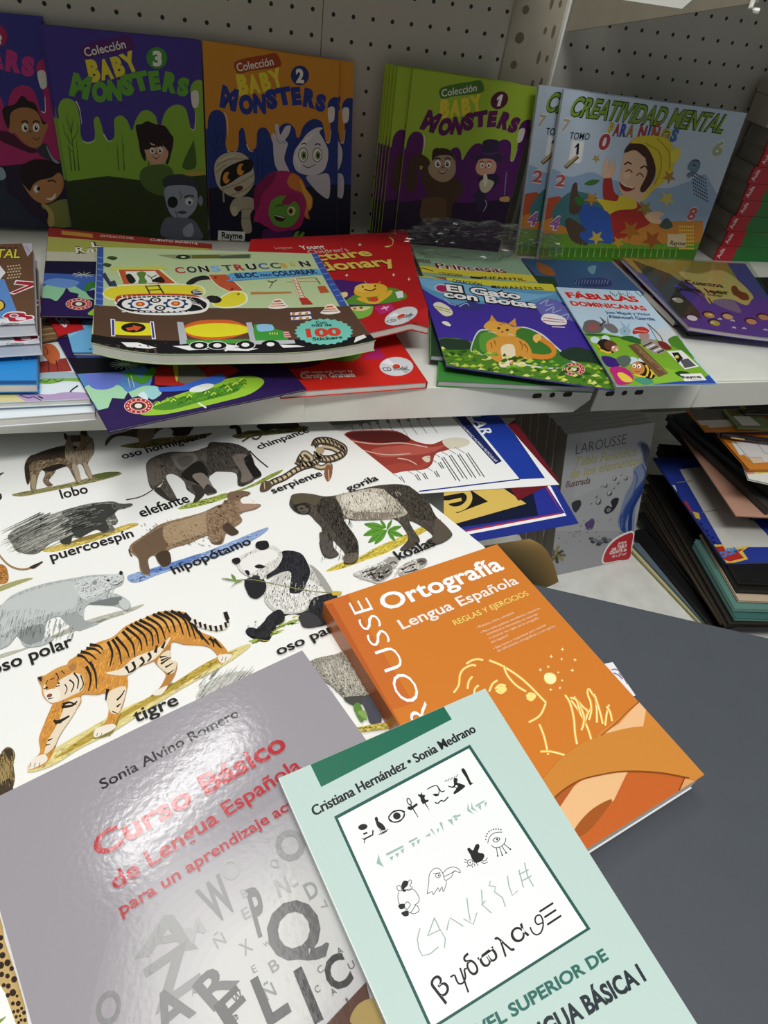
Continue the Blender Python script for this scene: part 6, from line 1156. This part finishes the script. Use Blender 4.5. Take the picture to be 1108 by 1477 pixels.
def rnd(s):
    s.cr(1000, 570, .10160); s.P('690,960 1000,940 1100,1190 780,1180', 'f2f0e6').P('760,1060 1100,1040 1100,1100 780,1130', 'e8d890').P('740,1050 860,1050 870,1110 760,1120', 'd89a98').P('900,1060 1100,1030 1100,1090 920,1110', 'd8d85a')
folder(zz+.194, (1080, 690.5), (1062, 640), .2, 'f0eee6', 'white plastic tray with a rainbow print under the lower orange sheet', .003, cat='tray', name='tray', art=rnd)
def orange(s):
    s.cr(1000, 570, .10160); s.P('540,660 1100,680 1100,1000 1060,950 860,965 720,840', 'eeeae8').P('540,660 640,665 715,850 660,850', 'f4f0e6').P('780,880 960,880 1000,945 850,965', 'f0d8b4').L('600,670 850,965', 5, '55524e', sm=False).L('915,690 1020,830 1100,830', 5, '4a4a4a', sm=False).L('780,880 960,880 1000,945', 4, '6a5a3a', sm=False)
folder(zz+.200, (1081, 677), (1036, 626), .2, 'dd8a34', 'lower orange card with white forms laid on it, right edge', .0035, cat='card', name='card', art=orange, edge='b8702a')
tb_ = tube([onz((1040, 627), zz+.2065), onz((1062, 630), zz+.2075), onz((1110, 636), zz+.2075), onz((1150, 641), zz+.2075)], .0042, '1b171c', 10)
pn = empty('pen', onz((1090, 634), zz+.202), 'black pen with a gold clip lying between the orange cards', 'pen')
build('pen_barrel', tb_, mat('pen_plastic', '1d181e', .3), pn)
cl_ = tube([onz((1054, 631), zz+.2122), onz((1074, 634), zz+.2122)], .0011, 'd8c48a', 6); build('pen_clip', cl_, mat('pen_clip_metal', 'd8c07a', .3, metal=.6), pn)
def orange2(s):
    s.cr(1000, 570, .10160); s.P('200,420 560,440 580,440 240,465', 'f2e4d0').P('-50,150 480,150 540,340 40,370 -60,300', '75726a').P('0,360 540,350 580,430 240,462 190,425 0,430', 'e9e7e2')
folder(zz+.2145, (1018, 621.5), (990, 590), .2, 'dd8a34', 'upper orange card with grey and white papers, just under the shelf', .0025, cat='card', name='card', art=orange2, edge='b8702a')
def grn(s):
    s.cr(1000, 570, .10160); s.P('570,300 800,300 960,430 700,430', 'f2f1ee').P('430,150 650,140 730,260 540,300', '6a6434')
folder(zz+.2195, (1065, 617), (1042, 590), .06, '8a9a6c', 'olive green folder with a white slip, just under the shelf at right', .0025, art=grn, edge='a4b488')
def blk(s):
    s.cr(1000, 570, .10160); s.T('S', (690, 200), (770, 190), 60, '8a8258', .04).L('750,240 890,220', 14, '55513a')
folder(zz+.2245, (1076, 596.5), (1060, 580), .12, '1a1814', 'black folder with an olive letter, topmost under the shelf at right', .002, art=blk)
